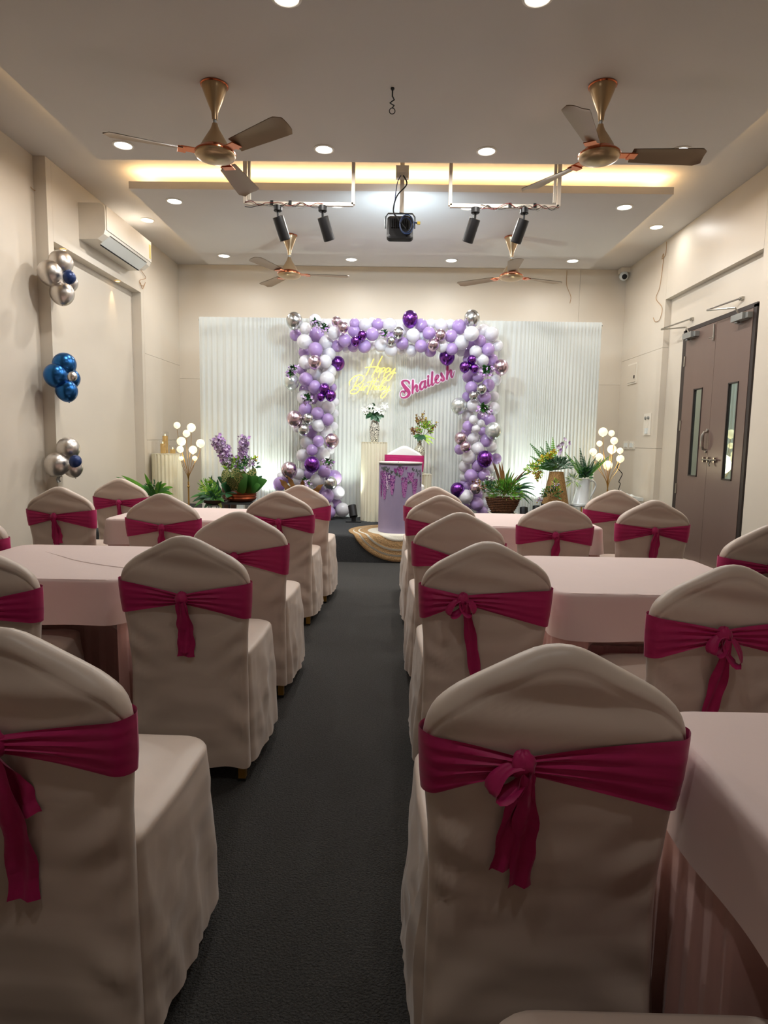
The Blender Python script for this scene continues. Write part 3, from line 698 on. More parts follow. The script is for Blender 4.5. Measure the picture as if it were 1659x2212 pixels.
def make_sash(e, spec, seed, front_only=False, m=None):
    m = m or M_SASH
    ak = spec.get('k', 0.0); zk = spec.get('zk', 0.682)
    lt, lb, rt_, rb = spec.get('lt', .745), spec.get('lb', .63), spec.get('rt', .745), spec.get('rb', .63)
    mb = MB(); A = 44; V = 15
    def edges(a):
        if front_only: return (lt+(rt_-lt)*(a+1)/2, lb+(rb-lb)*(a+1)/2)
        if a < ak: t = (ak-a)/(ak+1); et, eb = lt, lb
        else: t = (a-ak)/(1-ak); et, eb = rt_, rb
        t2 = t**0.92
        return (zk+0.013+(et-zk-0.013)*t2, zk-0.016+(eb-zk+0.016)*t2)
    def fn_back(u, v):
        a = -math.cos(math.pi*u); zt, zb = edges(a); z = zb+(zt-zb)*v
        pin = 0 if front_only else max(0, 1-abs(a-ak)/0.9)
        ee = rnd_edge(abs(a), 0.87); x = a*(halfw(z)+0.003+0.004*(1-ee)); th = 0.030*ee
        y = backy(z)-th-(0.008+0.0045*math.sin(v*26+seed+2*a)*(0.25+pin)+0.004*math.sin(math.pi*v)+0.016*pin**3)*ee
        return (x, y, z)
    def fn_front(u, v):
        a = math.cos(math.pi*u)
        zt = lt+(rt_-lt)*(a+1)/2; zb = lb+(rb-lb)*(a+1)/2; z = zb+(zt-zb)*v
        ee = rnd_edge(abs(a), 0.87); x = a*(halfw(z)+0.003+0.004*(1-ee)); th = 0.030*ee
        return (x, backy(z)+th+(0.006+0.002*math.sin(v*9+seed))*ee, z)
    mb.grid(fn_back, A, V); mb.grid(fn_front, A, V)
    s = mb.build('sash', m, e, True, 60)
    if front_only: return
    xk = ak*0.22; yk = backy(zk)-0.027-0.026
    kn = MB()
    def kfn(u, v):
        a = 2*math.pi*u; b = math.pi*(v-0.5)*0.998
        d = Vector((math.cos(b)*math.cos(a), math.cos(b)*math.sin(a), math.sin(b)))
        k = 1+0.10*math.sin(5*a+4*b+seed)+0.07*nz(d.x*3+seed, d.y*3, d.z*3)
        return (xk+d.x*0.021*k, yk+d.y*0.017*k, zk+d.z*0.024*k)
    kn.grid(kfn, 20, 14, cu=True); kn.build('sash_knot', m, s, True, 80)
    for (dx, ln, wd, ph) in spec.get('tails', []):
        tb = MB(); n = 18; path = []; ws = []
        for i in range(n):
            t = i/(n-1); z = zk-0.008-ln*t
            path.append((xk+dx*t+0.006*math.sin(3*t+ph), backy(z)-0.027-0.03*(1-t)**2-0.016-0.004*math.sin(6*t+ph), z)); ws.append(1.25*wd*(0.5+0.5*min(1, t*2.2)))
        ribbon(tb, path, ws, (1, 0.15*math.sin(ph), 0), 0.0055, ph); tb.build('sash_tail', m, s, True, 80)
    for (sx, rx, rz, ph) in spec.get('loops', []):
        lb_ = MB(); n = 20; path = []; ws = []; wd = []
        pn = Vector((sx*rz, 0, rx)).normalized()
        for i in range(n):
            t = i/(n-1)*2*math.pi; k = (1-math.cos(t))/2
            path.append(Vector((xk+sx*rx*k, yk-0.006-0.010*k, zk-rz*k))+pn*(0.017*math.sin(t))); ws.append(0.022+0.012*k)
        ribbon(lb_, path, ws, pn*0.5+Vector((sx*0.35, 0.9, 0)), 0.002, ph); lb_.build('sash_loop', m, s, True, 80)
def chair(x, y, z0, spec, label, idx, rz=0.0, cover=None, front_only=False, scale=1.0):
    e = empty('covered_chair', (x, y, z0), label, 'chair', 'covered banquet chairs', rz)
    link('fabric_cover', cover or COVERS[idx % 4], e)
    for (lx, ly) in ((-0.182, 0.004), (0.182, 0.004), (-0.2, 0.42), (0.2, 0.42)):
        l = link('leg', LEG, e, (lx, ly, 0.001)); link('foot_cap', FOOT, l, (0, 0, 0.0))
    make_sash(e, spec, idx*1.7, front_only)
    return e
NEAT = dict(tails=[(0.004, 0.2, 0.036, 0.2)])
DS = 'door side'; AS = 'air-conditioner side'
CH = [
 # aisle, door side (counted from the stage)
 (0.30, 4.76, dict(k=0.1, tails=[(0.0, .2, .03, 1)]), 'first from the stage along the aisle, '+DS),
 (0.30, 4.00, dict(k=0.05, tails=[(0.0, .2, .03, 1)], rb=.66), 'second from the stage along the aisle, '+DS),
 (0.315, 3.03, dict(k=0.0, zk=.66, loops=[(-1, .04, .05, 1)], tails=[(0.03, .2, .03, 1)]), 'third from the stage along the aisle, '+DS),
 (0.318, 2.15, dict(k=-0.37, zk=.700, lt=.742, lb=.622, rt=.735, rb=.60, loops=[(-1, .045, .05, .4), (1, .03, .045, 2)], tails=[(0.075, .33, .034, 1.5)]), 'fourth from the stage along the aisle, '+DS),
 (0.278, 1.065, dict(k=-0.27, zk=.700, lt=.742, lb=.625, rt=.745, rb=.605, loops=[(-1, .05, .045, .4)], tails=[(0.012, .235, .034, 0.3), (-0.016, .20, .034, 1.8)]), 'fifth from the stage along the aisle, '+DS),
 (0.345, 0.325, NEAT, 'sixth from the stage along the aisle, '+DS),
 # aisle, air conditioner side
 (-0.690, 4.68, NEAT, 'first from the stage along the aisle, '+AS),
 (-0.735, 4.09, dict(k=0.0, zk=.695, rb=.62, tails=[(0.012, .22, .04, 1)]), 'second from the stage along the aisle, '+AS),
 (-0.703, 2.90, dict(k=-0.08, zk=.685, lb=.64, rb=.60, tails=[(0.01, .2, .03, 1)]), 'third from the stage along the aisle, '+AS),
 (-0.708, 2.15, dict(k=0.0, zk=.683, lt=.745, lb=.625, rt=.735, rb=.605, tails=[(0.0, .205, .046, 0.2), (0.006, .19, .03, 2.0)]), 'fourth from the stage along the aisle, '+AS),
 (-0.672, 1.09, dict(k=0.02, zk=.70, lt=.74, lb=.62, rt=.742, rb=.63, loops=[(-1, .045, .05, .4)], tails=[(0.012, .31, .044, 0.3), (0.045, .135, .036, 1.8)]), 'fifth from the stage along the aisle, '+AS),
 (-0.70, 0.30, NEAT, 'sixth from the stage along the aisle, '+AS),
 # pushed up to the tables
 (0.95, 3.74, dict(k=-0.02, zk=.69, tails=[(0.006, .2, .04, 1.2)]), 'tucked under the front table, '+DS),
 (0.955, 1.81, dict(k=-0.14, zk=.70, lb=.615, rb=.62, loops=[(-1, .035, .05, 1), (1, .04, .08, 2)], tails=[(-0.006, .31, .038, 0.5)]), 'tucked under the middle table, '+DS),
 (-1.372, 3.76, dict(k=0.02, zk=.69, tails=[(-0.02, .17, .04, 1.0)]), 'tucked under the front table, '+AS),
 (-1.34, 1.94, NEAT, 'tucked under the middle table, '+AS),
 # wall ends of the tables
 (1.592, 3.92, dict(k=0.0, zk=.705, tails=[(0.02, .19, .036, 1), (0.004, .22, .03, 3)]), 'by the wall at the front table, second from stage, '+DS),
 (1.64, 4.76, dict(k=0.28, zk=.69, tails=[(0.0, .3, .04, 1)]), 'by the wall at the front table, first from stage, '+DS),
 (1.655, 2.80, dict(k=-0.1, zk=.70, tails=[(0.01, .2, .04, 1)]), 'by the wall at the middle table, '+DS),
 (-2.175, 4.12, dict(k=-0.12, zk=.70, rb=.62, tails=[(0.01, .17, .044, 1), (0.002, .21, .03, 3)]), 'by the wall at the front table, second from stage, '+AS),
 (-2.195, 5.08, dict(k=0.0, zk=.70, tails=[(-0.01, .3, .04, 1)]), 'by the wall at the front table, first from stage, '+AS),
 (-2.02, 2.93, NEAT, 'by the wall at the middle table, '+AS),
]
for i, (x, y, sp, lab) in enumerate(CH):
    chair(x, y, 0, sp, 'chair with magenta sash, '+lab, i, rz=0.2 if (x, y) == (-1.34, 1.94) else rnd.uniform(-0.02, 0.02))
COVW = cover_mesh(2.6, M_COVER_W)
ps = at_y(874, 964, 7.3)
chair(ps.x, 7.29, SZ, dict(lt=.785, lb=.60, rt=.79, rb=.60), 'white covered chair with flat pink sash facing the room behind the podium', 22, math.pi, COVW, True)

# ------------------------------------------------------------------ skirted tables
def rrect(hx, hy, r, N):
    out = []
    for (sx, sy, a0) in ((1, 1, 0), (-1, 1, 90), (-1, -1, 180), (1, -1, 270)):
        for i in range(13):
            a = math.radians(a0+90*i/12); out.append((sx*(hx-r)+r*math.cos(a), sy*(hy-r)+r*math.sin(a)))
    P = np.array(out+[out[0]]); d = np.r_[0, np.cumsum(np.hypot(*np.diff(P, axis=0).T))]
    t = np.linspace(0, d[-1], N, endpoint=False)
    return np.c_[np.interp(t, d, P[:, 0]), np.interp(t, d, P[:, 1])], d[-1]
def table(x0, x1, y0, y1, label, seed, notch=None):
    cx, cy, hx, hy, H = (x0+x1)/2, (y0+y1)/2, (x1-x0)/2, (y1-y0)/2, 0.70
    e = empty('skirted_table', (cx, cy, 0), label, 'table')
    N = 160; mb = MB(); rows = []
    base, per = rrect(hx, hy, 0.07, N)
    for (k, z) in ((0.03, 0.0), (0.4, 0.0), (0.8, 0.0), (0.93, 0.0), (0.97, -0.001)):
        rows.append([(x*k, y*k, H+z+0.0012*nz(x*k*6, y*k*6, seed)) for x, y in base])
    for (off, z) in ((-0.012, -0.002), (-0.004, -0.006), (0.0, -0.013), (0.002, -0.03), (0.004, -0.07), (0.007, -0.11), (0.010, -0.15), (0.012, -0.165)):
        row = []
        for i, (x, y) in enumerate(base):
            n = Vector((x/hx**1.0, y/hy, 0)); n = Vector((x, 0, 0)).normalized() if abs(x)/hx > abs(y)/hy else Vector((0, y, 0)).normalized()
            c = min(1, (abs(x)/hx)*(abs(y)/hy))
            wv = 0.006*math.sin(i*0.35+seed)*min(1, -z*8)+0.004*nz(i*0.09, z*10, seed)+(0.010*c**6)*min(1, -z*9)
            row.append((x+n.x*(off+wv), y+n.y*(off+wv), H+z+0.006*nz(i*0.06, 1, seed)*(1 if z < -0.1 else 0)))
        rows.append(row)
    R = len(rows); vs = [p for r in rows for p in r]
    fs = [(j*N+i, j*N+(i+1) % N, (j+1)*N+(i+1) % N, (j+1)*N+i) for j in range(R-1) for i in range(N)]+[tuple(range(N))]
    mb.add(vs, fs).build('top_cover', M_TABLE, e, True, 50)
    # pleated skirt: knife pleats
    NP = int(per/0.062); n2 = NP*8; sk = MB(); rows = []
    b2, per2 = rrect(hx-0.008, hy-0.008, 0.06, n2)
    for z in (0.565, 0.53, 0.46, 0.38, 0.29, 0.2, 0.1, 0.012):
        f = (0.565-z)/0.553; row = []
        for i, (x, y) in enumerate(b2):
            t = (i % 8)/8; saw = (t if t < 0.75 else (1-t)*3)
            nrm = Vector((x, 0, 0)).normalized() if abs(x)/hx > abs(y)/hy else Vector((0, y, 0)).normalized()
            d = -0.006+saw*(0.008+0.02*f)+0.010*f*math.sin(i*0.07+seed)+0.012*f*nz(i*0.04, z*1.5, seed)
            px, py = x+nrm.x*d, y+nrm.y*d
            if notch and len(notch) == 3 and y < 0:                      # cloth pushed in by the seat tucked under the table
                wgt = min(1, max(0, (notch[1]-abs(px+cx-notch[0]))/0.04))*min(1, max(0, (f-0.06)*12))
                py = py+wgt*notch[2]*min(1, max(0, (-y-hy*0.5)/(hy*0.4)))
            if notch and len(notch) > 3 and x < 0:
                wgt = min(1, max(0, (notch[1]-abs(py+cy-notch[0]))/0.04))*min(1, f*6)
                px = px+wgt*notch[2]*min(1, max(0, (-x-hx*0.5)/(hx*0.4)))
            row.append((px, py, z))
        rows.append(row)
    vs = [p for r in rows for p in r]; R = len(rows)
    fs = [(j*n2+i, j*n2+(i+1) % n2, (j+1)*n2+(i+1) % n2, (j+1)*n2+i) for j in range(R-1) for i in range(n2)]
    sk.add(vs, fs).build('pleated_skirt', M_SKIRT, e, True, 60)
    return e
table(0.515, 1.40, 0.43, 1.225, 'pink skirted table farthest from the stage, door side', 1, (0.60, 0.30, 0.13, 1))
table(0.575, 1.395, 2.19, 2.955, 'pink skirted table in the middle row, door side', 2, (0.955, 0.255, 0.16))
t2l = table(-1.785, -0.985, 2.25, 3.00, 'pink skirted table in the middle row with a crease across its top', 3, (-1.38, 0.36, 0.30))
table(0.57, 1.332, 3.96, 4.73, 'pink skirted table closest to the stage, door side', 4, (0.95, 0.29, 0.32))
table(-1.86, -0.995, 3.98, 4.74, 'pink skirted table closest to the stage, air conditioner side', 5, (-1.372, 0.29, 0.32))
# crease across the middle table cover
pts = [at_z(u, v, 0.702) for (u, v) in ((90, 1188), (130, 1200), (165, 1210), (215, 1219), (268, 1226))]
MB().tube([(p.x-t2l.location.x, p.y-t2l.location.y, 0.6985) for p in smooth([tuple(q) for q in pts])], [0.001+0.003*min(1, i/8) for i in range(25)], 6).build('cloth_crease', M_TABLE, t2l)

# ------------------------------------------------------------------ backdrop curtain
YC = 7.82
cl = at_y(433, 683, YC); crr = at_y(1298, 697, YC)
CX0, CX1, CZT = cl.x, crr.x, (cl.z+crr.z)/2
cur = empty('backdrop_curtain', ((CX0+CX1)/2, YC, SZ), 'tall white pleated backdrop curtain hung behind the balloon arch', 'curtain')
def curtain_panel(x0, x1, seed, dy):
    n = int((x1-x0)/0.007); mb = MB(); r_ = random.Random(seed)
    ph = [r_.uniform(0, 6.28) for _ in range(8)]
    # cumulative fold phase with irregular spacing
    phase = 0; P = []
    for i in range(n):
        x = x0+(x1-x0)*i/(n-1)
        phase += 2*math.pi*0.007/(0.050*(1+0.4*math.sin(x*2.9+ph[0])+0.25*math.sin(x*7.1+ph[1]))); P.append((x, phase))
    zs = [CZT, CZT-0.025, CZT-0.045, CZT-0.09, CZT-0.25, CZT-0.6, CZT-1.0, CZT-1.4, CZT-1.8, CZT-2.1, SZ+0.12, SZ+0.035, SZ+0.006]
    vs = []
    for j, z in enumerate(zs):
        t = (CZT-z)/(CZT-SZ)
        am = 0.005 if j < 3 else 0.0065+0.005*t
        for (x, p) in P:
            y = am*math.sin(p+0.12*math.sin(t*2+x))+0.004*t*math.sin(x*5+0.8*t+ph[2])+(0.0025*math.sin(2.3*p+ph[3]) if j > 2 else 0)
            if j >= len(zs)-1: y -= 0.05+0.03*math.sin(p*0.5)
            xx = x+0.006*t*math.cos(p)
            vs.append((xx-cur.location.x, y+dy, z-SZ))
    fs = [(j*n+i, j*n+i+1, (j+1)*n+i+1, (j+1)*n+i) for j in range(len(zs)-1) for i in range(n-1)]
    return mb.add(vs, fs).build('curtain_panel', M_CURTAIN, cur, True, 80)
xs = [CX0, at_y(628, 700, YC).x, at_y(858, 700, YC).x, at_y(1085, 700, YC).x, CX1]
for k in range(4): curtain_panel(xs[k]-0.02, xs[k+1]+0.02, k+3, 0.012*(k % 2))
MB().tube([(CX0-cur.location.x-0.03, 0.035, CZT-SZ-0.03), (CX1-cur.location.x+0.03, 0.035, CZT-SZ-0.03)], 0.014, 8).build('top_rod', M_GREYMETAL, cur)
for x in (CX0, xs[2], CX1):
    MB().tube([(x-cur.location.x, 0.08, 0), (x-cur.location.x, 0.08, CZT-SZ-0.03)], 0.016, 8).build('stand_pole', M_GREYMETAL, cur)

# ------------------------------------------------------------------ balloons
def balloon_prof():
    pr = []
    for i in range(17):
        b = math.pi*(i/16)
        z = -math.cos(b); r = math.sin(b)
        if z < 0: r *= 1-0.10*(-z)**2*1.2; z *= 1.10
        pr.append((max(r, 0.012), z))
    return [(0.05, -1.185), (0.075, -1.175), (0.035, -1.13)]+pr
BMESH = {k: MB().lathe(balloon_prof(), 26).mesh('balloon', m) for k, m in BAL.items()}
YA = 7.56
arch = empty('balloon_arch', (0.05, YA, SZ), 'square garland arch of white, lavender, purple and silver balloons with flower sprigs', 'balloon arch')
LAY = {0: -0.17, 1: -0.07, 2: 0.04, 3: 0.11}
def bal(u, v, r, c, lay=2, parent=arch, tilt=None, ybase=YA, el=1.0):
    y = ybase+LAY[lay]+rnd.uniform(-0.012, 0.012)
    p = at_y(u, v, y); R = r/F_PX*y*1.0
    p.z = max(p.z, SZ+R*1.2)
    t = tilt if tilt is not None else (rnd.uniform(0.6, 1.5)*rnd.choice((-1, 1)) if c in 'WL' else rnd.uniform(-0.3, 0.3))
    return link('balloon', BMESH[c], parent, p-parent.location, (t, rnd.uniform(-0.4, 0.4) if c in 'WL' else 0, 0), (R, R, R*el))
BL = """635.7 692.8 17 S 1 1.05/638.6 723.6 12.5 L 3/659.3 709.2 12.5 W 1/680.5 691.8 13 W 3/704 700.5 11.5 W 3/726.8 694.7 10.5 M 1/740.8 707.2 12 M 0/721 719.3 13.8 W 1
657.4 738 16 W 1/684 722.7 16 L 2/704.6 740 15.5 W 2/681.5 755 15.5 L 1/729 747 13 L 2/744.6 735 13.5 L 1/748.5 752.5 9.5 W 3/657 761 12 L 3/711 765 14.5 W 2/660.7 782.5 15.5 W 2
679.5 782 14.6 M 0/703 780.5 14 W 1/729.7 784.4 14.7 P 3/712 802.7 14.5 W 2/651 797 12 L 3/682 807.5 14.5 W 2/707 818.6 16.5 W 1/660.7 819.5 15 L 1/630 825 16.5 T 2/680 836 14.5 L 1
657 842 11 L 3/657 858 16 W 2/701 840 11.7 P 0/693 857 8.9 P 0/714 854 12 P 0/718.6 837 9 L 3/696 872 14 W 3/723.5 868 9.5 W 3/710 880 15 W 2/660 885 15 L 2/686 893 14 L 1/723 893 9.5 W 3
708 906 13 L 1/636.6 904.4 17.3 M 0/666 904.4 12 S 0/656 928.5 12.5 S 0/687.8 919 14 W 1/721.5 921 9.5 W 3/705 930.5 14.5 W 2/673 931.5 13 L 2/640.5 925 9 W 3/661.7 956 13.5 W 2/687.8 952.6 12.5 L 1
717 952 15.5 M 0/674 972 12.5 L 1/654 984 14.5 W 2/697.4 982 15.5 W 2/713.8 971.4 10 W 3/673.8 1003 17.3 P 0/660 1006 11 W 3/700.8 1017.6 14 L 1/721.5 1032 17 L 2/667.5 1022.5 12 L 3
624.6 1015.7 17.8 M 0 1.05/644 1025 13.5 W 2/685 1038 15.5 W 1/713.8 1043.7 15 S 0/604 1045 15 L 2/639 1040 12 W 2/606 1028 8 W 3/621 1032 12 L 2/706.6 1071.6 15 L 1/729.5 1064.4 15.5 W 2
694.5 1094.5 13 W 1/710 1092 11 W 2/726.5 1088.5 12 L 3/711.4 1110 13.5 L 1/739.7 1101 15.7 W 2/660 1062 14 W 2/640 1070 14 L 2/678 1080 14 W 2/690 1060 13 L 3/655 1095 14 L 2/630 1100 14 W 2/680 1108 13 L 2
766 699 11 L 2/765 715 13.5 L 2/789 702.4 14 W 2/804 695.5 9.5 W 3/816 700.7 12.5 L 2/841.7 702.4 15 W 2/804 722 14 L 1/768.4 737 10.5 P 0/782.4 724 9.8 P 0/763 749.5 11 L 2/787.3 748 14 L 1
805.6 747 9.5 W 3/823 746.5 14 W 1/844.6 757 13.7 W 1/860.6 719 12 S 0/845 736.7 9.6 S 0/868.6 741.3 13.5 L 1/865.8 757.4 9.5 W 3/871 711 13 W 3/886 689 16.3 P 1 1.1/892.3 724.7 14.7 W 1/886.6 757.4 14 W 2
909.5 702.4 13.5 L 2/930.7 700 11 W 3/926.7 719.6 13.7 L 1/909.5 747.6 13.5 L 1/952.5 702.4 13 W 2/951.3 723.6 12 M 0/935.9 744.2 12.8 M 0/929.6 758.5 12.5 L 2/954.8 747 13.7 W 1/974.2 725.9 13.5 L 1
973 701 11 W 3/992 705.8 15 L 2/976 754 13 L 1/965.6 771 16.5 P 2/997 740 15.5 W 1/996 758.5 11 W 3/1019.5 688 16.3 S 1 1.1/1018.3 720.7 16 W 0/1036.7 736.7 13 L 1/1016.6 745 11 L 2/1027.5 759.7 13.3 W 1
1009 762 10 L 3/1044 714 14 W 3/1062 721.7 15 W 2 1.1/1074.8 746.8 12 W 3/1054.5 755 14 L 1/1058 736 12 W 3/1042.4 778.6 13.5 W 1/1062.7 776.7 12.5 L 2/1019.3 777 9.5 P 0/1004 792.6 11.3 P 0/1024.6 795.5 9.4 P 0
1082 793 16 M 1/1059 794 11 L 3/1011 776 11 L 3/1012 813.8 13 L 2/1033 813.8 12.5 L 1/1071 821.5 12 W 3/1054.5 832.6 14 L 1/1018 837 13.3 L 1/1040 840.3 11.2 S 0/1022.7 855.2 9.6 S 0/1046.8 859 14 L 1
1009 857 11 L 3/1067 857 11.5 W 3/1021 876.4 13 W 1/991 876.4 17 T 1/1067 882 13.5 W 2/1010 897.6 13 W 2/1042 898.6 11 L 2/1057.4 907.3 13 L 2/1022.2 906.3 9.5 W 0/1038.6 915 8.6 W 0/1028.5 926 9.5 W 0
1011 920.8 12 L 1/1066 930.4 18 T 0/1042 931.4 10 L 2/995.2 946.5 13.7 M 0/1005.8 965.3 11.8 M 0/1022.2 947.5 12.7 W 1/1050.6 951.4 14 L 1/1032.3 968.7 14.7 W 1/1062.2 965.8 12 W 3/992.8 970.6 11.5 L 2
1013 987 15.3 W 1/1007 934 11 L 3/1047.8 991 17.3 P 0/1071.9 991 11.5 L 3/1003.4 1007.3 12.8 W 2/1032.3 1006.3 13.5 L 1/1003.4 1030.4 11 W 3/1017.9 1027.5 15 L 1/1045.8 1025.6 14 L 1/988.3 1057.8 15.5 P 1
1006.4 1072.8 16 W 1/1027 1054.7 13 M 0/1010.6 1051 10 L 2/1031 1069 12 L 3/1030 1088.5 15 L 1/1050.4 1088.5 14 W 3/1042 1106.6 13 L 2/1056 1104 12 W 3/1002 1045 10 L 3/1005 1100 13 L 2/985 1085 13 W 2
1058 1012 12 W 3/690 968 12 W 3/672 945 12 L 3/690 910 13 W 3/676 860 13 L 3/694 790 13 W 3/780 738 12 W 3/850 728 13 L 3/912 728 13 W 3/985 722 13 W 3/1035 800 13 W 3/1035 868 13 W 3/1045 940 12 W 3/1025 1040 12 W 3"""
for tok in BL.replace('\n', '/').split('/'):
    q = tok.split(); bal(float(q[0]), float(q[1]), float(q[2]), q[3], int(q[4]), el=float(q[5]) if len(q) > 5 else 1.03)

# ---- foliage helpers
def leafmesh(mb, base, d, L, W, up=(0, 0, 1), droop=0.3, nseg=6, vfold=0.25, mi=0, tip=1.6, heart=False):
    base = Vector(base); d = Vector(d).normalized(); side = d.cross(Vector(up))
    if side.length < 1e-3: side = Vector((1, 0, 0))
    side.normalize(); nrm = side.cross(d).normalized(); vs = []
    for i in range(nseg+1):
        t = i/nseg
        c = base+d*(L*t)-Vector((0, 0, 1))*(droop*L*t*t)
        ww = W*(math.sin(math.pi*min(1, t**0.75))**(0.8) if not heart else math.sin(math.pi*t**0.55)**0.7)*(1 if t < 0.98 else 0)+0.0006
        vs += [c-side*ww/2+nrm*ww*vfold, c-nrm*0.0, c+side*ww/2+nrm*ww*vfold]
    fs = []
    for i in range(nseg):
        for k in range(2): fs.append((i*3+k, i*3+k+1, (i+1)*3+k+1, (i+1)*3+k))
    mb.add(vs, fs, None, mi)
def strap(mb, base, d, L, W, droop=0.6, nseg=8, mi=0):
    leafmesh(mb, base, d, L, W, droop=droop, nseg=nseg, vfold=0.18, mi=mi)
def rdir(r_, el0, el1, az=None, spread=math.pi):
    a = (az if az is not None else 0)+r_.uniform(-spread, spread); e_ = r_.uniform(el0, el1)
    return Vector((math.cos(a)*math.cos(e_), math.sin(a)*math.cos(e_), math.sin(e_)))
def frond(parent, base, d, L, W, m, droop=0.35, npair=14):
    mb = MB(); base = Vector(base); d = Vector(d).normalized(); side = d.cross(Vector((0, 0, 1)))
    if side.length < 0.05: side = d.cross(Vector((0, -1, 0.0)))
    if abs(side.y) > 0.75*side.length: side = Vector((1, 0.3*side.y, 0.2))
    side.normalize()
    P = [base+d*(L*t)-Vector((0, 0, droop*L*t*t)) for t in [i/npair for i in range(npair+1)]]
    mb.tube(P, [0.003*(1-0.8*i/npair) for i in range(npair+1)], 4)
    for i in range(1, npair+1):
        t = i/npair; w_ = W*(0.35+0.65*math.sin(math.pi*min(1, 0.25+0.75*t)))*(1.05-t*0.75)
        tt = (P[i]-P[i-1]).normalized()
        for s in (-1, 1): leafmesh(mb, P[i], (side*s+tt*0.45).normalized(), w_, L/npair*0.95, up=(0, -1, 0.3), droop=0.1, nseg=3, vfold=0.05)
    return mb.build('frond', m, parent, True, 80)
def petals(mb, c, r, n, r_, mi=0, flat=0.5):
    a0 = r_.uniform(0, 6.28); ax = rdir(r_, -0.6, 0.9, -math.pi/2, 1.3)
    u = ax.orthogonal().normalized(); v = ax.cross(u)
    for k in range(n):
        a = a0+2*math.pi*k/n; dd = (u*math.cos(a)+v*math.sin(a)+ax*flat)
        leafmesh(mb, c, dd, r, r*0.85, up=ax, droop=0, nseg=2, vfold=0.1, mi=mi)
def sprig(u, v, r, y, parent, seed):
    r_ = random.Random(seed); c = at_y(u, v, y); R = r/F_PX*y; rel = c-parent.location
    root = bpy.data.objects.new('flower_sprig', None); COL.objects.link(root); root.parent = parent; root.location = rel
    lv = MB()
    for i in range(40):
        leafmesh(lv, (r_.uniform(-.3, .3)*R, r_.uniform(-.1, .2)*R, r_.uniform(-.3, .3)*R), rdir(r_, -0.9, 1.2, -math.pi/2, 1.9), R*r_.uniform(.45, .8), R*r_.uniform(.32, .45), droop=0.1, nseg=3, mi=0 if r_.random() < .45 else 1)
    a = lv.build('leaves', [G['g2'], G['g1']], root, True, 80)
    fl_ = MB()
    for i in range(28):
        d = rdir(r_, -1.4, 0.35, -math.pi/2, 1.9); petals(fl_, d*(R*r_.uniform(.5, .95)), R*r_.uniform(.16, .25), 5, r_, 0 if r_.random() < .65 else 1)
    b = fl_.build('blossoms', [G['pl'], G['li']], root, True, 80)
    for o in (a, b): o['kind'] = 'stuff'
for i, (u, v, r) in enumerate(((683, 697, 13), (700, 708, 14), (633, 795, 13), (628, 806, 14), (664, 860, 17), (829, 720, 13), (708, 998, 16), (660, 1040, 16), (1050, 800, 18), (1046, 883, 19))):
    sprig(u, v, r, YA-0.24, arch, i+40)

# ---- balloon clusters on the wall column
def cluster(lst, label, tail=False):
    c = at_x(lst[0][0], lst[0][1], XL-0.02)
    c = Vector((XL+0.02, 5.76, at_x(125, lst[0][1]+40, XL).z))
    e = empty('balloon_cluster', c, label, 'balloons')
    for (u, v, r, k, dy) in lst:
        y = 5.68+dy; p = at_y(u, v, y); R = r/F_PX*y
        link('balloon', BMESH[k], e, p-c, (rnd.uniform(-.5, .5), rnd.uniform(-.5, .5), 0), (R, R, R*1.03))
    MB().tube([(0, 0, 0.09), (0, 0.0, -0.09)], 0.004, 5).build('string', M_STEEL, e)
    if tail:
        mb = MB(); p = at_y(126, 1022, 5.66)-c; ribbon(mb, [p+Vector((0.0, 0, -0.012*i)) + Vector((0.006*math.sin(i), 0, 0)) for i in range(8)], [0.03]*8, (1, 0.4, 0), 0.004, 1); mb.build('ribbon_tail', M_GREYMETAL, e)
cluster([(131.5, 567, 24.5, 'A', 0.02), (109, 590, 25.5, 'A', -0.06), (134, 633, 24.5, 'A', 0.0), (148, 610, 19, 'A', 0.10), (150, 599, 13, 'N', -0.10), (141, 588, 12, 'N', 0.02)], 'topmost cluster of silver balloons with small navy balloon on the wall column')
cluster([(139, 787, 24, 'B', 0.02), (120.5, 811, 24.5, 'B', -0.06), (144, 844, 22.5, 'B', 0.0), (152, 817, 20, 'B', 0.10), (156, 813, 10, 'A', -0.10)], 'middle cluster of shiny blue balloons on the wall column')
cluster([(147, 969, 24, 'A', 0.02), (123, 1003, 25.5, 'A', -0.06), (157, 1009, 21, 'A', 0.06), (163, 996, 13, 'N', -0.10), (152, 984, 10, 'N', 0.02)], 'lowest cluster of silver balloons with small navy balloon on the wall column', True)

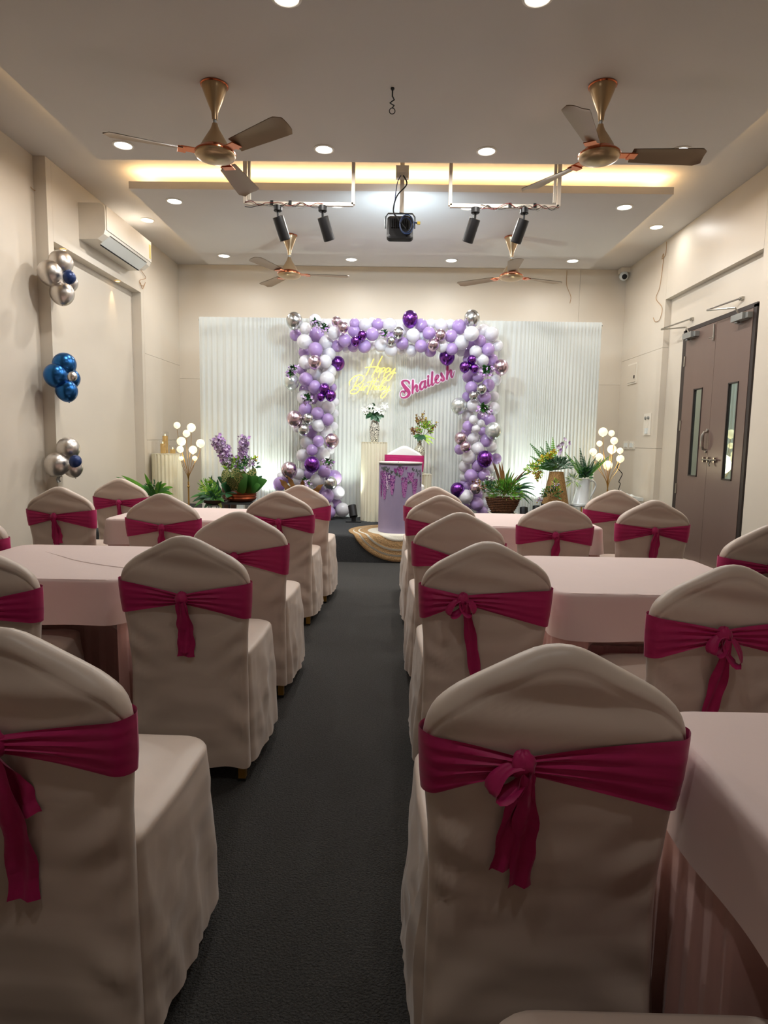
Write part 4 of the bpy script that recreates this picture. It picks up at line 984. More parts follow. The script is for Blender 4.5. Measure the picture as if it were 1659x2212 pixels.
# ------------------------------------------------------------------ neon and name sign
YS = 7.70
def neon():
    k = 11.85
    st_ = [[(800, 180), (600, 605)], [(1020, 105), (740, 665)], [(580, 410), (650, 395), (780, 386), (920, 382)],
     [(965, 428), (920, 410), (880, 450), (862, 500), (890, 520), (930, 480), (965, 428), (945, 490), (975, 515)],
     [(1000, 410), (960, 530), (915, 665)], [(985, 470), (1040, 408), (1082, 415), (1087, 450), (1040, 500), (985, 525)],
     [(1130, 420), (1090, 530), (1045, 650)], [(1110, 470), (1160, 412), (1202, 425), (1203, 465), (1160, 510), (1110, 530)],
     [(1240, 425), (1215, 490), (1232, 530), (1285, 495), (1345, 425), (1310, 530), (1260, 640), (1190, 725), (1140, 740), (1120, 700), (1150, 620), (1230, 565), (1300, 545), (1370, 540)],
     [(182, 860), (172, 790), (210, 720), (290, 640), (400, 595), (490, 600), (545, 650), (540, 720), (480, 790), (390, 850), (300, 890)],
     [(300, 888), (390, 872), (437, 920), (430, 980), (370, 1045), (290, 1075), (220, 1065), (198, 1030), (230, 985), (290, 965), (345, 968)],
     [(425, 640), (340, 790), (260, 970)], [(535, 810), (470, 950), (484, 988), (520, 945), (565, 885)], [(578, 885), (535, 1000)], [(542, 965), (590, 893), (640, 872), (655, 895)],
     [(800, 670), (700, 880), (625, 1090)], [(630, 790), (700, 766), (930, 760)], [(865, 670), (800, 820), (730, 980)], [(752, 925), (812, 868), (842, 890), (815, 955), (850, 968)],
     [(950, 890), (900, 880), (858, 925), (872, 965), (912, 955), (955, 905)], [(960, 890), (1040, 715), (1090, 668), (1108, 705), (1040, 800), (965, 930), (970, 1000)],
     [(1062, 890), (1010, 880), (975, 930), (1000, 970), (1042, 940), (1070, 890), (1060, 950), (1078, 970)],
     [(1118, 878), (1095, 940), (1120, 970), (1160, 930), (1200, 880), (1160, 1000), (1100, 1110), (1030, 1180), (985, 1175), (980, 1130), (1040, 1050), (1130, 1000), (1225, 990)]]
    c = at_y(805, 815, YS)
    e = empty('neon_sign', c, 'glowing yellow script neon sign hung on the curtain', 'neon sign')
    for q in st_:
        pts = [at_y(740+a/k, 760+b/k, YS)-c for a, b in q]
        pts = smooth([tuple(p) for p in pts], 6) if len(pts) > 2 else pts
        MB().tube(pts, 0.0054, 8).build('neon_tube', M_NEON, e)
neon()
def name_sign():
    k = 11.06
    st_ = [[(375, 655, 14), (372, 620, 22), (335, 585, 18), (270, 575, 16), (215, 602, 24), (215, 650, 32), (275, 735, 40), (345, 815, 43), (372, 880, 37), (340, 945, 28), (260, 985, 16), (190, 972, 10), (166, 920, 8), (176, 860, 10), (212, 826, 14), (255, 842, 24), (262, 866, 20)],
     [(465, 572, 22), (460, 720, 26), (455, 868, 24)], [(470, 795, 12), (500, 725, 14), (540, 682, 20), (562, 720, 26), (550, 790, 24), (565, 833, 18), (592, 818, 10), (630, 760, 7)],
     [(735, 592, 16), (680, 612, 22), (640, 680, 28), (638, 745, 28), (668, 788, 20), (708, 750, 13), (735, 680, 10)], [(758, 585, 22), (747, 680, 25), (757, 745, 21), (785, 733, 12), (808, 695, 7)],
     [(830, 542, 22), (825, 640, 25), (840, 703, 19), (865, 698, 11), (892, 655, 7)], [(830, 468, 24), (829, 488, 24)],
     [(927, 378, 24), (920, 520, 26), (914, 635, 26), (930, 683, 18), (962, 660, 10), (992, 605, 7)],
     [(1002, 575, 12), (1048, 532, 13), (1080, 480, 14), (1066, 446, 13), (1030, 462, 20), (1004, 540, 29), (1018, 608, 25), (1058, 634, 13), (1110, 590, 7)],
     [(1110, 590, 7), (1148, 470, 8), (1140, 388, 18), (1152, 430, 25), (1190, 500, 28), (1202, 548, 26), (1176, 584, 15), (1150, 572, 17), (1150, 548, 17)],
     [(1290, 240, 25), (1285, 400, 26), (1275, 536, 23)], [(1290, 465, 12), (1325, 385, 14), (1360, 332, 20), (1381, 360, 25), (1374, 440, 24), (1390, 498, 17), (1420, 478, 10), (1452, 350, 5)]]
    c = at_y(922, 827, YS)
    e = empty('name_sign', c, 'pink glitter script name board with white outline on the curtain', 'sign')
    def stroke(extra, y, th, name, m):
        mb = MB(); sid = 0
        for q in st_:
            pts = []
            for i in range(len(q)-1):
                p0, p1, p2, p3 = [np.array(q[max(0, min(len(q)-1, j))], float) for j in (i-1, i, i+1, i+2)]
                for s in range(6):
                    t = s/6; pts.append(0.5*((2*p1)+(p2-p0)*t+(2*p0-5*p1+4*p2-p3)*t*t+(3*p1-p0-3*p2+p3)*t**3))
            pts.append(np.array(q[-1], float))
            # one continuous flat ribbon per stroke with round ends (strokes staggered a hair in depth)
            sid += 1; yy = -0.00025*(sid % 4)
            W = [at_y(850+p[0]/k, 770+p[1]/k, y)-c for p in pts]; Rr = [(max(p[2], 3)+extra)/k/F_PX*y for p in pts]
            n = len(W); Lf, Rg = [], []
            for i in range(n):
                d = (W[min(i+1, n-1)]-W[max(i-1, 0)]).normalized(); nn = d.cross(Vector((0, 1, 0))).normalized()
                Lf.append(W[i]+nn*Rr[i]); Rg.append(W[i]-nn*Rr[i])
            d0 = (W[0]-W[1]).normalized(); d1 = (W[-1]-W[-2]).normalized()
            n0 = d1.cross(Vector((0, 1, 0))).normalized(); n1 = (-d0).cross(Vector((0, 1, 0))).normalized()
            cap1 = [W[-1]+(n0*math.cos(t)+d1*math.sin(t))*Rr[-1] for t in [math.pi*q_/8 for q_ in range(1, 8)]]
            cap0 = [W[0]+(-n1*math.cos(t)+d0*math.sin(t))*Rr[0] for t in [math.pi*q_/8 for q_ in range(1, 8)]]
            o1 = Vector((0, -th+yy, 0)); o0 = Vector((0, yy, 0))
            fv = [p+o1 for p in Lf]+[p+o1 for p in Rg]; ff = [(i, i+1, n+i+1, n+i) for i in range(n-1)]
            mb.add(fv, ff)
            mb.add([p+o1 for p in [Lf[-1]]+cap1+[Rg[-1]]], [tuple(range(9))]); mb.add([p+o1 for p in [Rg[0]]+cap0+[Lf[0]]], [tuple(range(9))])
            ring = Lf+cap1+Rg[::-1]+cap0; m_ = len(ring)
            mb.add([p+o1 for p in ring]+[p+o0 for p in ring], [(i, (i+1) % m_, m_+(i+1) % m_, m_+i) for i in range(m_)])
        mb.build(name, m, e, False)
    stroke(21, YS, 0.006, 'white_backing', M_SIGNW); stroke(0, YS-0.0085, 0.004, 'glitter_letters', M_GLITTER)
name_sign()

# ------------------------------------------------------------------ pedestals, podium, rug
def pedestal(cu, base_y, top_v, r, label, nfl=22):
    c = at_y(cu, 1000, base_y); ztop = at_y(cu, top_v, base_y-r).z
    e = empty('ribbed_pedestal', (c.x, base_y, SZ), label, 'pedestal'); h = ztop-SZ
    MB().lathe([(r, 0.0), (r, h)], nfl*8, flute=(nfl, 0.045)).build('ribbed_wall', M_PAPER, e, True, 60)
    MB().lathe([(r*0.96, h), (r*1.02, h+0.001), (r*1.02, h+0.006), (0.002, h+0.0062)], 48).build('lid', M_PAPER, e, True, 40)
    return e, ztop+0.006
pa, zpa = pedestal(808, 7.53, 956, 0.148, 'tall ivory ribbed pedestal carrying the white poinsettia vase')
pb, zpb = pedestal(905, 7.53, 1026, 0.148, 'short ivory ribbed pedestal behind the podium')
pc, zpc = pedestal(361, 7.98, 982, 0.178, 'ivory ribbed pedestal with candles beside the side wall', 24)
pod_c = at_z(864, 1150, SZ); pod_y = 6.58; pr = 0.222
pod_x = at_y(864, 1070, pod_y).x; pod_h = at_y(864, 1001, pod_y-pr).z-SZ-0.012
pod = empty('podium', (pod_x, pod_y, SZ+0.012), 'round lavender podium printed with hanging purple wisteria', 'podium')
MB().lathe([(pr, 0), (pr, pod_h)], 64).build('printed_wrap', M_PODIUM, pod, True, 40)
MB().lathe([(pr*1.006, pod_h-0.004), (pr*1.02, pod_h-0.002), (pr*1.02, pod_h+0.008), (0.002, pod_h+0.009)], 64).build('top_disc', M_PODIUMTOP, pod, True, 40)
MB().lathe([(pr*1.003, pod_h-0.022), (pr*1.003, pod_h-0.004)], 64, cap=False).build('dark_band', M_RIM_DARK, pod)  # dark band just below the top disc
def wisteria():
    r_ = random.Random(5); mb = MB()
    mats = [mat('print_plum', srgb(92, 36, 108), .6), mat('print_violet', srgb(130, 62, 150), .6), mat('print_magenta', srgb(146, 60, 138), .6), mat('print_pink', srgb(186, 122, 186), .6), mat('print_leaf', srgb(78, 92, 84), .6), mat('print_pale', srgb(226, 204, 232), .6)]
    def dab(u, v, w_, h_, rot, mi):          # u across the visible front in metres, v below the top
        R = pr+0.0012+0.0003*mi; vs = []
        for k in range(8):
            a = 2*math.pi*k/8; x = w_*math.cos(a)*math.cos(rot)-h_*math.sin(a)*math.sin(rot); z = w_*math.cos(a)*math.sin(rot)+h_*math.sin(a)*math.cos(rot)
            th = (u+x)/pr-math.pi/2; vs.append((R*math.cos(th), R*math.sin(th), pod_h-v+z))
        mb.add(vs, [tuple(range(8))], None, mi)
    # (centre u, top v, length, half width, palette)
    X = lambda zx: math.asin(max(-0.98, min(0.98, (zx-668)/490.0)))*pr
    Vv = lambda zy: (zy-425)/1590.0*pod_h
    for (zx, z0, z1, hw, pal) in ((320, 600, 1240, 62, (1, 0, 3, 1)), (385, 640, 1010, 55, (0, 0, 1, 5)), (490, 690, 1130, 62, (0, 0, 1, 3)), (245, 600, 1190, 30, (1, 2, 0)), (755, 740, 1185, 75, (2, 1, 3, 0)), (900, 620, 820, 80, (2, 2, 1, 3)), (985, 770, 1130, 68, (2, 1, 0, 3)), (670, 500, 690, 75, (1, 2, 0, 3)), (560, 540, 640, 40, (1, 2)), (1120, 640, 960, 18, (4, 1)), (790, 500, 560, 20, (2,))):
        n = int((z1-z0)*hw/85)
        for i in range(n):
            t = r_.random()**0.8; prof = (1-t)**0.55*0.9+0.12
            zx_ = zx+r_.uniform(-1, 1)*hw*prof; zy_ = z0+t*(z1-z0)
            dab(X(zx_), Vv(zy_), r_.uniform(.0035, .006), r_.uniform(.0045, .009), r_.uniform(-0.7, 0.7), r_.choice(pal))
    for (zx, zy, s, n) in ((360, 560, 80, 40), (270, 540, 50, 18), (660, 490, 70, 24), (580, 660, 40, 16), (640, 690, 40, 10), (960, 560, 50, 10), (1030, 590, 40, 14), (1050, 660, 30, 8), (870, 860, 50, 10), (240, 450, 40, 8), (470, 620, 50, 14), (1110, 600, 20, 8)):
        for i in range(int(n*0.6)): dab(X(zx+r_.gauss(0, s*.5)), Vv(zy+r_.gauss(0, s*.45)), r_.uniform(.003, .005), r_.uniform(.008, .016), r_.uniform(-1, 1), 4)
    o = mb.build('wisteria_print', mats, pod, False); o['kind'] = 'stuff'
wisteria()
def rug():
    R = 0.52; cx, cy = pod_x-0.01, 6.58; e0 = 6.31
    e = empty('jute_rug', (cx, cy, SZ), 'round jute rug with white braided rings draped over the stage edge', 'rug')
    bands = [(0.0, .19, 0), (.19, .32, 1), (.32, .405, 0), (.405, .42, 1), (.42, .465, 0), (.465, .475, 1), (.475, .52, 0)]
    def bend(x, y, h):
        d = (e0+0.03)-(y+cy)               # distance past the front edge
        if d <= 0: return (x, y, 0.003+h)
        r = 0.034+h; arc = r*math.pi/2*0.9
        if d < arc:
            a = d/(r*0.9); return (x, (e0+0.03)-cy-r*math.sin(a), -0.034+0.003+r*math.cos(a))
        return (x, e0-cy-0.006-h, -0.034-(d-arc))
    for bi, (r0, r1, mi) in enumerate(bands):
        mb = MB(); n = 72; nr = max(2, int((r1-r0)/0.012)+1); rows = []
        for j in range(nr):
            r = r0+(r1-r0)*j/(nr-1)
            rows.append([bend(r*math.cos(2*math.pi*i/n), r*math.sin(2*math.pi*i/n), 0.007+0.003*math.sin(r*2*math.pi/0.02)+(0.002 if mi else 0)) for i in range(n)])
        rows = [[bend(r0*math.cos(2*math.pi*i/n), r0*math.sin(2*math.pi*i/n), 0.0) for i in range(n)]]+rows+[[bend(r1*math.cos(2*math.pi*i/n), r1*math.sin(2*math.pi*i/n), 0.0) for i in range(n)]]
        vs = [p for r in rows for p in r]; fs = [(j*n+i, j*n+(i+1) % n, (j+1)*n+(i+1) % n, (j+1)*n+i) for j in range(len(rows)-1) for i in range(n)]
        mb.add(vs, fs).build('braid_ring', M_JUTEW if mi else M_JUTE, e, True, 60)
rug()

# ------------------------------------------------------------------ plants and vases
def leaf2(parent, A, B, W, m, lift=0.25, name='leaf', face=(0, -1, 0.35), nseg=7, vfold=0.12, mb=None, mi=0, shape='lance', wave=0.0):
    own = mb is None; mb = mb or MB(); A, B = Vector(A), Vector(B); d = B-A; L = d.length
    Cc = (A+B)/2+Vector((0, 0, lift*L)); vs = []
    for i in range(nseg+1):
        t = i/nseg; p = A*(1-t)**2+Cc*2*t*(1-t)+B*t*t; tg = (Cc-A)*2*(1-t)+(B-Cc)*2*t; tg.normalize()
        sd = tg.cross(Vector(face)); sd = sd.normalized() if sd.length > 1e-3 else Vector((1, 0, 0)); nn = sd.cross(tg)
        if shape == 'lance': w_ = math.sin(math.pi*min(1, t**0.7*0.985+0.012))**0.8
        elif shape == 'broad': w_ = math.sin(math.pi*min(1, t**0.62*0.985+0.012))**0.62
        else: w_ = (0.35+0.65*min(1, t*5))*(1-t**4)+0.02
        w_ = max(0.02, w_)*W/2*(1+(0.25*math.sin(t*19) if wave else 0))
        e_ = wave*w_*math.sin(t*14)
        vs += [p-sd*w_+nn*(-vfold*w_+e_), p, p+sd*w_+nn*(-vfold*w_-e_)]
    fs = [(i*3+k, i*3+k+1, (i+1)*3+k+1, (i+1)*3+k) for i in range(nseg) for k in range(2)]
    mb.add(vs, fs, None, mi)
    return mb.build(name, m, parent, True, 80) if own else None
def rel(e, u, v, y): return at_y(u, v, y)-e.location
def stuffing(e, c, r, n, seed, mats, L=(0.03, 0.07), W=(0.012, 0.025), name='foliage', up=0.4, squash=(1, 1, 1)):
    r_ = random.Random(seed); mb = MB()
    for i in range(n):
        d = rdir(r_, -0.6, 1.4); q = Vector(c)+Vector((d.x*squash[0], d.y*squash[1], d.z*squash[2]))*(r*r_.random()**0.5)
        leafmesh(mb, q, d+Vector((0, 0, up)), r_.uniform(*L), r_.uniform(*W), up=(0, -1, 0.2), droop=0.15, nseg=3, mi=r_.randrange(len(mats)))
    o = mb.build(name, mats, e, True, 80); o['kind'] = 'stuff'; return o
def flowers(e, pts, r, n, seed, mats, pet=0.012, name='blossoms'):
    r_ = random.Random(seed); mb = MB()
    for k in range(n):
        i = r_.random()*(len(pts)-1); j = int(i); p = Vector(pts[j]).lerp(Vector(pts[min(j+1, len(pts)-1)]), i-j)
        p = p+rdir(r_, -1.4, 1.4)*(r*r_.random()**0.6); petals(mb, p, pet*r_.uniform(.7, 1.3), 5, r_, r_.randrange(len(mats)))
    o = mb.build(name, mats, e, True, 80); o['kind'] = 'stuff'; return o
def stems(e, A, tips, m, r=0.0025, name='stem'):
    for B in tips: MB().tube(smooth([tuple(A), tuple((Vector(A)+Vector(B))/2+Vector((0, 0, 0.03))), tuple(B)], 4), r, 5).build(name, m, e)

# vase with white poinsettia
e = empty('mosaic_vase', (pa.location.x, 7.53, zpa), 'white crackle mosaic vase of white poinsettias on the tall pedestal', 'vase')
s_ = 7.56/F_PX
MB().lathe([(0.036, 0), (0.042, 0.01), (0.052, 0.07), (0.060, 0.13), (0.058, 0.18), (0.044, 0.225), (0.034, 0.245), (0.036, 0.252), (0.028, 0.25), (0.03, 0.2)], 32).build('vase_body', M_VASE, e)
stems(e, (0, 0, 0.2), [rel(e, u, v, 7.5) for (u, v) in ((795, 885), (808, 878), (828, 880), (818, 895))], G['g2'])
for (u, v, r) in ((788, 882, 9), (801, 876, 8), (817, 882, 13), (830, 875, 10), (826, 889, 8), (791, 890, 7)):
    c = rel(e, u, v, 7.47); mb = MB(); r_ = random.Random(int(u))
    for k in range(9):
        a = 2*math.pi*k/9; d = Vector((math.cos(a), -0.35, math.sin(a)*0.75+0.2)); leafmesh(mb, c, d, r*s_*r_.uniform(.8, 1.15), r*s_*0.62, up=(0, -1, 0.3), droop=0.2, nseg=4)
    mb.build('poinsettia', G['wh'], e, True, 80)
for (a, b, w_, m) in (((806, 893), (790, 905), 16, 'g2'), ((800, 895), (785, 895), 14, 'g1'), ((809, 890), (811, 910), 18, 'g2'), ((815, 888), (822, 906), 18, 'g5'), ((806, 885), (806, 870), 14, 'g5'), ((812, 895), (801, 908), 14, 'g2'), ((818, 895), (829, 902), 14, 'g2'), ((798, 885), (795, 873), 12, 'g1'), ((822, 890), (834, 890), 10, 'g2'), ((806, 900), (820, 912), 13, 'g2'), ((803, 892), (793, 900), 15, 'g2'), ((813, 900), (809, 884), 20, 'g2')):
    leaf2(e, rel(e, a[0], a[1], 7.53), rel(e, b[0], b[1], 7.45), w_*s_*0.75, G[m], 0.15, shape='broad')
# gourd vase with ochre flowers
e = empty('gourd_vase', (pb.location.x+0.0, 7.53, zpb), 'cream crackle gourd vase of ochre flowers on the short pedestal', 'vase')
zt = at_y(908, 957, 7.5).z-zpb
MB().lathe([(0.05, 0), (0.056, 0.02), (0.05, zt*0.18), (0.042, zt*0.36), (0.048, zt*0.48), (0.066, zt*0.64), (0.068, zt*0.74), (0.052, zt*0.85), (0.028, zt*0.92), (0.026, zt*0.98), (0.03, zt), (0.02, zt*0.99)], 32).build('vase_body', M_VASE2, e)
c0 = (0, 0, zt-0.02)
tips = [rel(e, u, v, 7.5) for (u, v) in ((899, 895), (914, 892), (930, 908), (944, 914), (888, 925), (935, 925), (905, 905), (920, 905))]
stems(e, c0, tips, G['g6'])
for i, tp in enumerate(tips):
    flowers(e, [tp, tuple(Vector(tp)*0.72+Vector(c0)*0.28)], 0.026, 34, 60+i, [G['oc'], G['ye'], G['ru']] if i % 2 else [G['oc'], G['ru'], G['g6']], 0.011)
stuffing(e, rel(e, 918, 928, 7.48), 0.09, 90, 71, [G['g4'], G['g6'], G['g3']], (0.03, 0.05), (0.01, 0.016))
flowers(e, [rel(e, 890, 930, 7.47), rel(e, 905, 930, 7.47)], 0.035, 60, 72, [G['ru'], G['oc']], 0.011)
for (u, v, m, w_) in ((896, 948, 'g2', 9), (902, 954, 'g2', 10), (920, 950, 'g2', 9), (912, 952, 'g2', 8), (893, 944, 'g1', 8), (937, 960, 'g4', 5), (929, 962, 'g4', 5), (942, 950, 'g4', 5)):
    leaf2(e, rel(e, 909, 940, 7.5), rel(e, u, v, 7.43), w_*s_, G[m], 0.1)

# ball lamps
def ball_lamp(balls, split, Y, label, cord=False):
    c = at_y(split[0], split[1], Y)
    e = empty('ball_lamp', (c.x, Y, SZ), label, 'floor lamp'); hs = c.z-SZ
    MB().lathe([(0.075, 0), (0.075, 0.012), (0.02, 0.018)], 24).build('base', M_GOLD, e)
    MB().tube([(0, 0, 0.012), (0, 0, hs)], 0.010, 8).build('pole', M_GOLD, e)
    MB().lathe([(0.012, hs-0.07), (0.016, hs-0.065), (0.016, hs-0.055), (0.012, hs-0.05)], 12).build('collar', M_GOLD, e)
    for i, (u, v, r) in enumerate(balls):
        y = Y+0.05*math.sin(i*2.3); p = at_y(u, v, y)-e.location; R = r*y/F_PX
        arm = MB().tube(smooth([(0, 0, hs-0.02), (p.x*0.15, p.y*0.15, hs+(p.z-hs)*0.25), (p.x*0.8, p.y*0.8, hs+(p.z-R-hs)*0.72), (p.x, p.y, p.z-R*0.9)], 4), 0.0028, 5).build('arm', M_GOLD, e)
        g = MB().sphere((0, 0, 0), R, 20, 14).lathe([(R*0.2, -R*1.12), (R*0.22, -R*0.9)], 10).build('globe', M_BULB, e, True, 60, loc=p)
    lamp('light', 'POINT', (0, 0, hs+0.32), (0, 0, -1), 2.2, (1.0, 0.86, 0.58), e, size=0.12)
    if cord:
        mb = MB().tube(smooth([tuple(at_y(u, v, Y+0.03)-e.location) for (u, v) in ((1340, 1000), (1333, 1008), (1340, 1018), (1344, 1025), (1337, 1040), (1340, 1045), (1336, 1058), (1333, 1075), (1330, 1095))]), 0.005, 5); mb.build('twisted_cord', M_RUBBER, e)
ball_lamp([(382.4, 918.5, 7.1), (413.3, 923.5, 9.2), (402.7, 936.2, 7.6), (391.7, 953.4, 9.6), (433, 957.6, 9.1), (389.2, 970.6, 7.4), (417, 971.5, 8.8), (421, 990, 5.5), (391, 990, 5)], (407, 1040), 7.5, 'gold floor lamp of glowing balloon-shaped globes beside the candle pedestal')
ball_lamp([(1302.6, 933, 9.5), (1321, 935.7, 6.5), (1326.6, 952, 7.8), (1295, 958, 6.2), (1321.8, 970.5, 9.5), (1339.5, 973.5, 6.5), (1281.3, 976, 7.8), (1294.3, 987.5, 8.4), (1340, 991, 8.2), (1313, 1005, 9.8)], (1312.4, 1057), 7.55, 'gold floor lamp of glowing balloon-shaped globes beside the white jug', True)

# candles on the pedestal
for (u0, u1, v0, fill, lab) in ((349.5, 363.5, 932, 0.80, 'tallest candle in clear glass on the ribbed pedestal'), (345, 358.5, 952, 0.78, 'middle candle in clear glass on the ribbed pedestal'), (366, 380, 962, 0.55, 'shortest candle in clear glass on the ribbed pedestal')):
    y = 7.98 + (0.05 if v0 == 932 else -0.07); a = at_y(u0, v0, y); b = at_y(u1, v0, y); r = (b.x-a.x)/2*0.97; h = a.z-zpc
    e = empty('glass_candle', ((a.x+b.x)/2, y, zpc), lab, 'candle')
    MB().lathe([(r, 0), (r, h), (r*0.94, h), (r*0.94, 0.006), (0.001, 0.006)], 24).build('glass_cylinder', M_CLEAR, e)
    w_ = MB().lathe([(r*0.82, 0.007), (r*0.82, h*fill), (0.001, h*fill-0.003)], 20).build('wax', M_CANDLE, e)
    MB().lathe([(0.002, h*fill), (0.006, h*fill+0.008), (0.001, h*fill+0.026)], 8).build('flame', M_FLAME, w_)

# copper bowl plant on a metal stand
Y0 = 7.02; s_ = Y0/F_PX
zb_ = at_y(520, 1083, Y0).z
stn = empty('plant_stand', (at_y(518, 1083, Y0).x, Y0, SZ), 'low dark grey metal stand under the copper bowl', 'plant stand')
w2 = 0.165; hh = zb_-SZ
MB().box((0, 0, hh-0.012), (2*w2, 2*w2*0.9, 0.022)).build('stand_top', M_DARKMETAL, stn, False)
for sx in (-1, 1):
    for sy in (-1, 1): MB().box((sx*(w2-0.012), sy*(w2*0.9-0.012), (hh-0.02)/2), (0.022, 0.022, hh-0.02)).build('leg', M_DARKMETAL, stn, False)
e = empty('copper_bowl_plant', (at_y(521, 1083, Y0).x, Y0, zb_), 'broad variegated leaves growing from a brown copper bowl', 'potted plant')
MB().lathe([(0.10, 0), (0.15, 0.012), (0.172, 0.04), (0.165, 0.06), (0.172, 0.066), (0.168, 0.085), (0.174, 0.096), (0.178, 0.10), (0.165, 0.1), (0.16, 0.07)], 40).build('bowl', M_BOWL, e)
for (a, b, w_, m, y1) in (((505, 1058), (482, 1016), 34, 'va', 6.95), ((510, 1058), (511, 1010), 34, 'va', 6.98), ((520, 1060), (528, 1018), 34, 'va', 6.9), ((528, 1060), (552, 1012), 30, 'va', 7.0), ((512, 1062), (520, 1022), 32, 'va', 6.85), ((530, 1062), (558, 1030), 30, 'g1', 6.9), ((535, 1062), (577, 1038), 28, 'g1', 6.88), ((525, 1063), (543, 1030), 34, 'g1', 6.8), ((512, 1062), (535, 1028), 36, 'g1', 6.78), ((505, 1062), (490, 1075), 22, 'g2', 6.78), ((500, 1060), (478, 1050), 26, 'g2', 6.85), ((540, 1058), (566, 1028), 16, 'g2', 7.05), ((500, 1056), (470, 1030), 18, 'g2', 7.0), ((520, 1056), (500, 1020), 26, 'va', 7.08), ((540, 1062), (562, 1050), 22, 'g1', 6.82), ((505, 1060), (496, 1030), 26, 'va', 6.82)):
    leaf2(e, rel(e, a[0], a[1], Y0), rel(e, b[0], b[1], y1), w_*s_, G[m], 0.12, shape='broad', nseg=9)
# lilac flower pot behind the bowl
e = empty('lilac_flower_pot', (at_y(494, 1060, 7.42).x, 7.46, SZ), 'tall lilac flower spikes with lime leaves standing behind the copper bowl', 'potted plant')
hp = at_y(512, 1050, 7.36).z-SZ
MB().lathe([(0.07, 0), (0.085, hp*0.5), (0.09, hp), (0.08, hp), (0.075, hp*0.8)], 24).build('pot', M_DARKPOT, e)
for i, path in enumerate((((505, 1040), (492, 1010), (484, 990), (474, 968), (463, 948)), ((515, 1040), (512, 1005), (520, 985), (526, 965), (521, 948)), ((515, 1035), (522, 990), (528, 960), (530, 950)), ((505, 1030), (495, 1000), (488, 970), (470, 945)))):
    pts = [tuple(rel(e, u, v, 7.34-0.02*i)) for u, v in path]
    MB().tube(smooth(pts, 4), 0.004, 5).build('stem', G['g6'], e)
    flowers(e, pts[1:], 0.055, 230, 80+i, [G['li'], G['pl'], G['pl']], 0.022)
for i, (u, v) in enumerate(((495, 1005), (505, 1000), (512, 1010), (500, 1018), (520, 1000))): stuffing(e, rel(e, u, v, 7.3), 0.05, 34, 90+i, [G['g4'], G['g3']], (0.04, 0.08), (0.008, 0.014))
# white pot of small flowers
e = empty('white_flower_pot', (at_y(538, 1040, 7.26).x, 7.26, SZ), 'white pot of small white and purple flowers behind the copper bowl', 'potted plant')
ht = at_y(536, 1022, 7.2).z-SZ
MB().lathe([(0.05, 0), (0.055, ht*0.7), (0.062, ht), (0.054, ht), (0.05, ht*0.85)], 24).build('pot', M_CERAMIC, e)
stuffing(e, (0, 0, ht+0.08), 0.10, 110, 101, [G['g2'], G['g1']], (0.03, 0.055), (0.014, 0.024))
flowers(e, [(-0.05, -0.06, ht+0.02), (0.02, -0.08, ht+0.06), (0.05, -0.05, ht+0.12), (0, -0.06, ht+0.16)], 0.05, 60, 102, [G['wh'], G['pl'], G['li']], 0.014)
flowers(e, [(0.03, 0, ht+0.15), (0.08, 0, ht+0.17)], 0.03, 30, 103, [G['ye'], G['g4']], 0.014)
# fern on white stool
e = empty('white_stool', (at_y(462, 1095, 6.95).x, 6.95, SZ), 'small round white stool under the leafy bowl of ferns', 'stool')
zs_ = at_y(467, 1089, 6.95).z-SZ
MB().lathe([(0.075, zs_-0.02), (0.085, zs_-0.015), (0.085, zs_-0.003), (0.08, zs_)], 28).build('seat', M_GREYMETAL, e)
for k in range(4):
    a = math.pi/4+k*math.pi/2; MB().tube([(0.06*math.cos(a), 0.06*math.sin(a), zs_-0.02), (0.08*math.cos(a), 0.08*math.sin(a), 0.0)], 0.009, 6).build('leg', M_CERAMIC, e)
e = empty('fern_bowl', (at_y(462, 1089, 6.95).x, 6.95, SZ+zs_), 'low brown bowl of lime ferns and dark drooping leaves on the white stool', 'potted plant')
MB().lathe([(0.07, 0), (0.11, 0.02), (0.125, 0.05), (0.115, 0.05), (0.1, 0.03)], 28).build('bowl', M_DARKPOT, e)
for i, (u, v) in enumerate(((431, 1036), (440, 1032), (447, 1045), (456, 1050), (462, 1040), (470, 1048), (436, 1050), (478, 1056))):
    frond(e, rel(e, 463, 1080, 6.95), Vector(rel(e, u, v, 6.95))-Vector(rel(e, 463, 1080, 6.95)), (Vector(rel(e, u, v, 6.95))-Vector(rel(e, 463, 1080, 6.95))).length, 0.045, G['g4'] if i % 3 == 0 else G['g3'], 0.05, 11)
for (u, v, m) in ((415, 1085, 'g2'), (420, 1095, 'g1'), (430, 1075, 'g2'), (425, 1068, 'g1'), (440, 1100, 'g2'), (452, 1095, 'g2'), (485, 1085, 'g1'), (480, 1100, 'g6'), (450, 1062, 'g2'), (488, 1068, 'g2'), (410, 1076, 'g1'), (436, 1085, 'g2')):
    leaf2(e, rel(e, 465, 1080, 6.93), rel(e, u, v, 6.85), 9*s_, G[m], 0.35, shape='strap' if v > 1080 else 'lance')
stuffing(e, rel(e, 462, 1072, 6.92), 0.07, 80, 111, [G['g3'], G['g1']], (0.03, 0.06), (0.008, 0.015))
for (a, b) in (((450, 1072), (458, 1026)), ((470, 1070), (470, 1035)), ((480, 1065), (450, 1030)), ((478, 1070), (462, 1045))): leaf2(e, rel(e, a[0], a[1], 6.98), rel(e, b[0], b[1], 7.0), 8*s_, G['g2'], 0.1, shape='lance')
stuffing(e, rel(e, 450, 1056, 6.98), 0.10, 170, 112, [G['g4'], G['g3'], G['g3']], (0.025, 0.05), (0.006, 0.011))
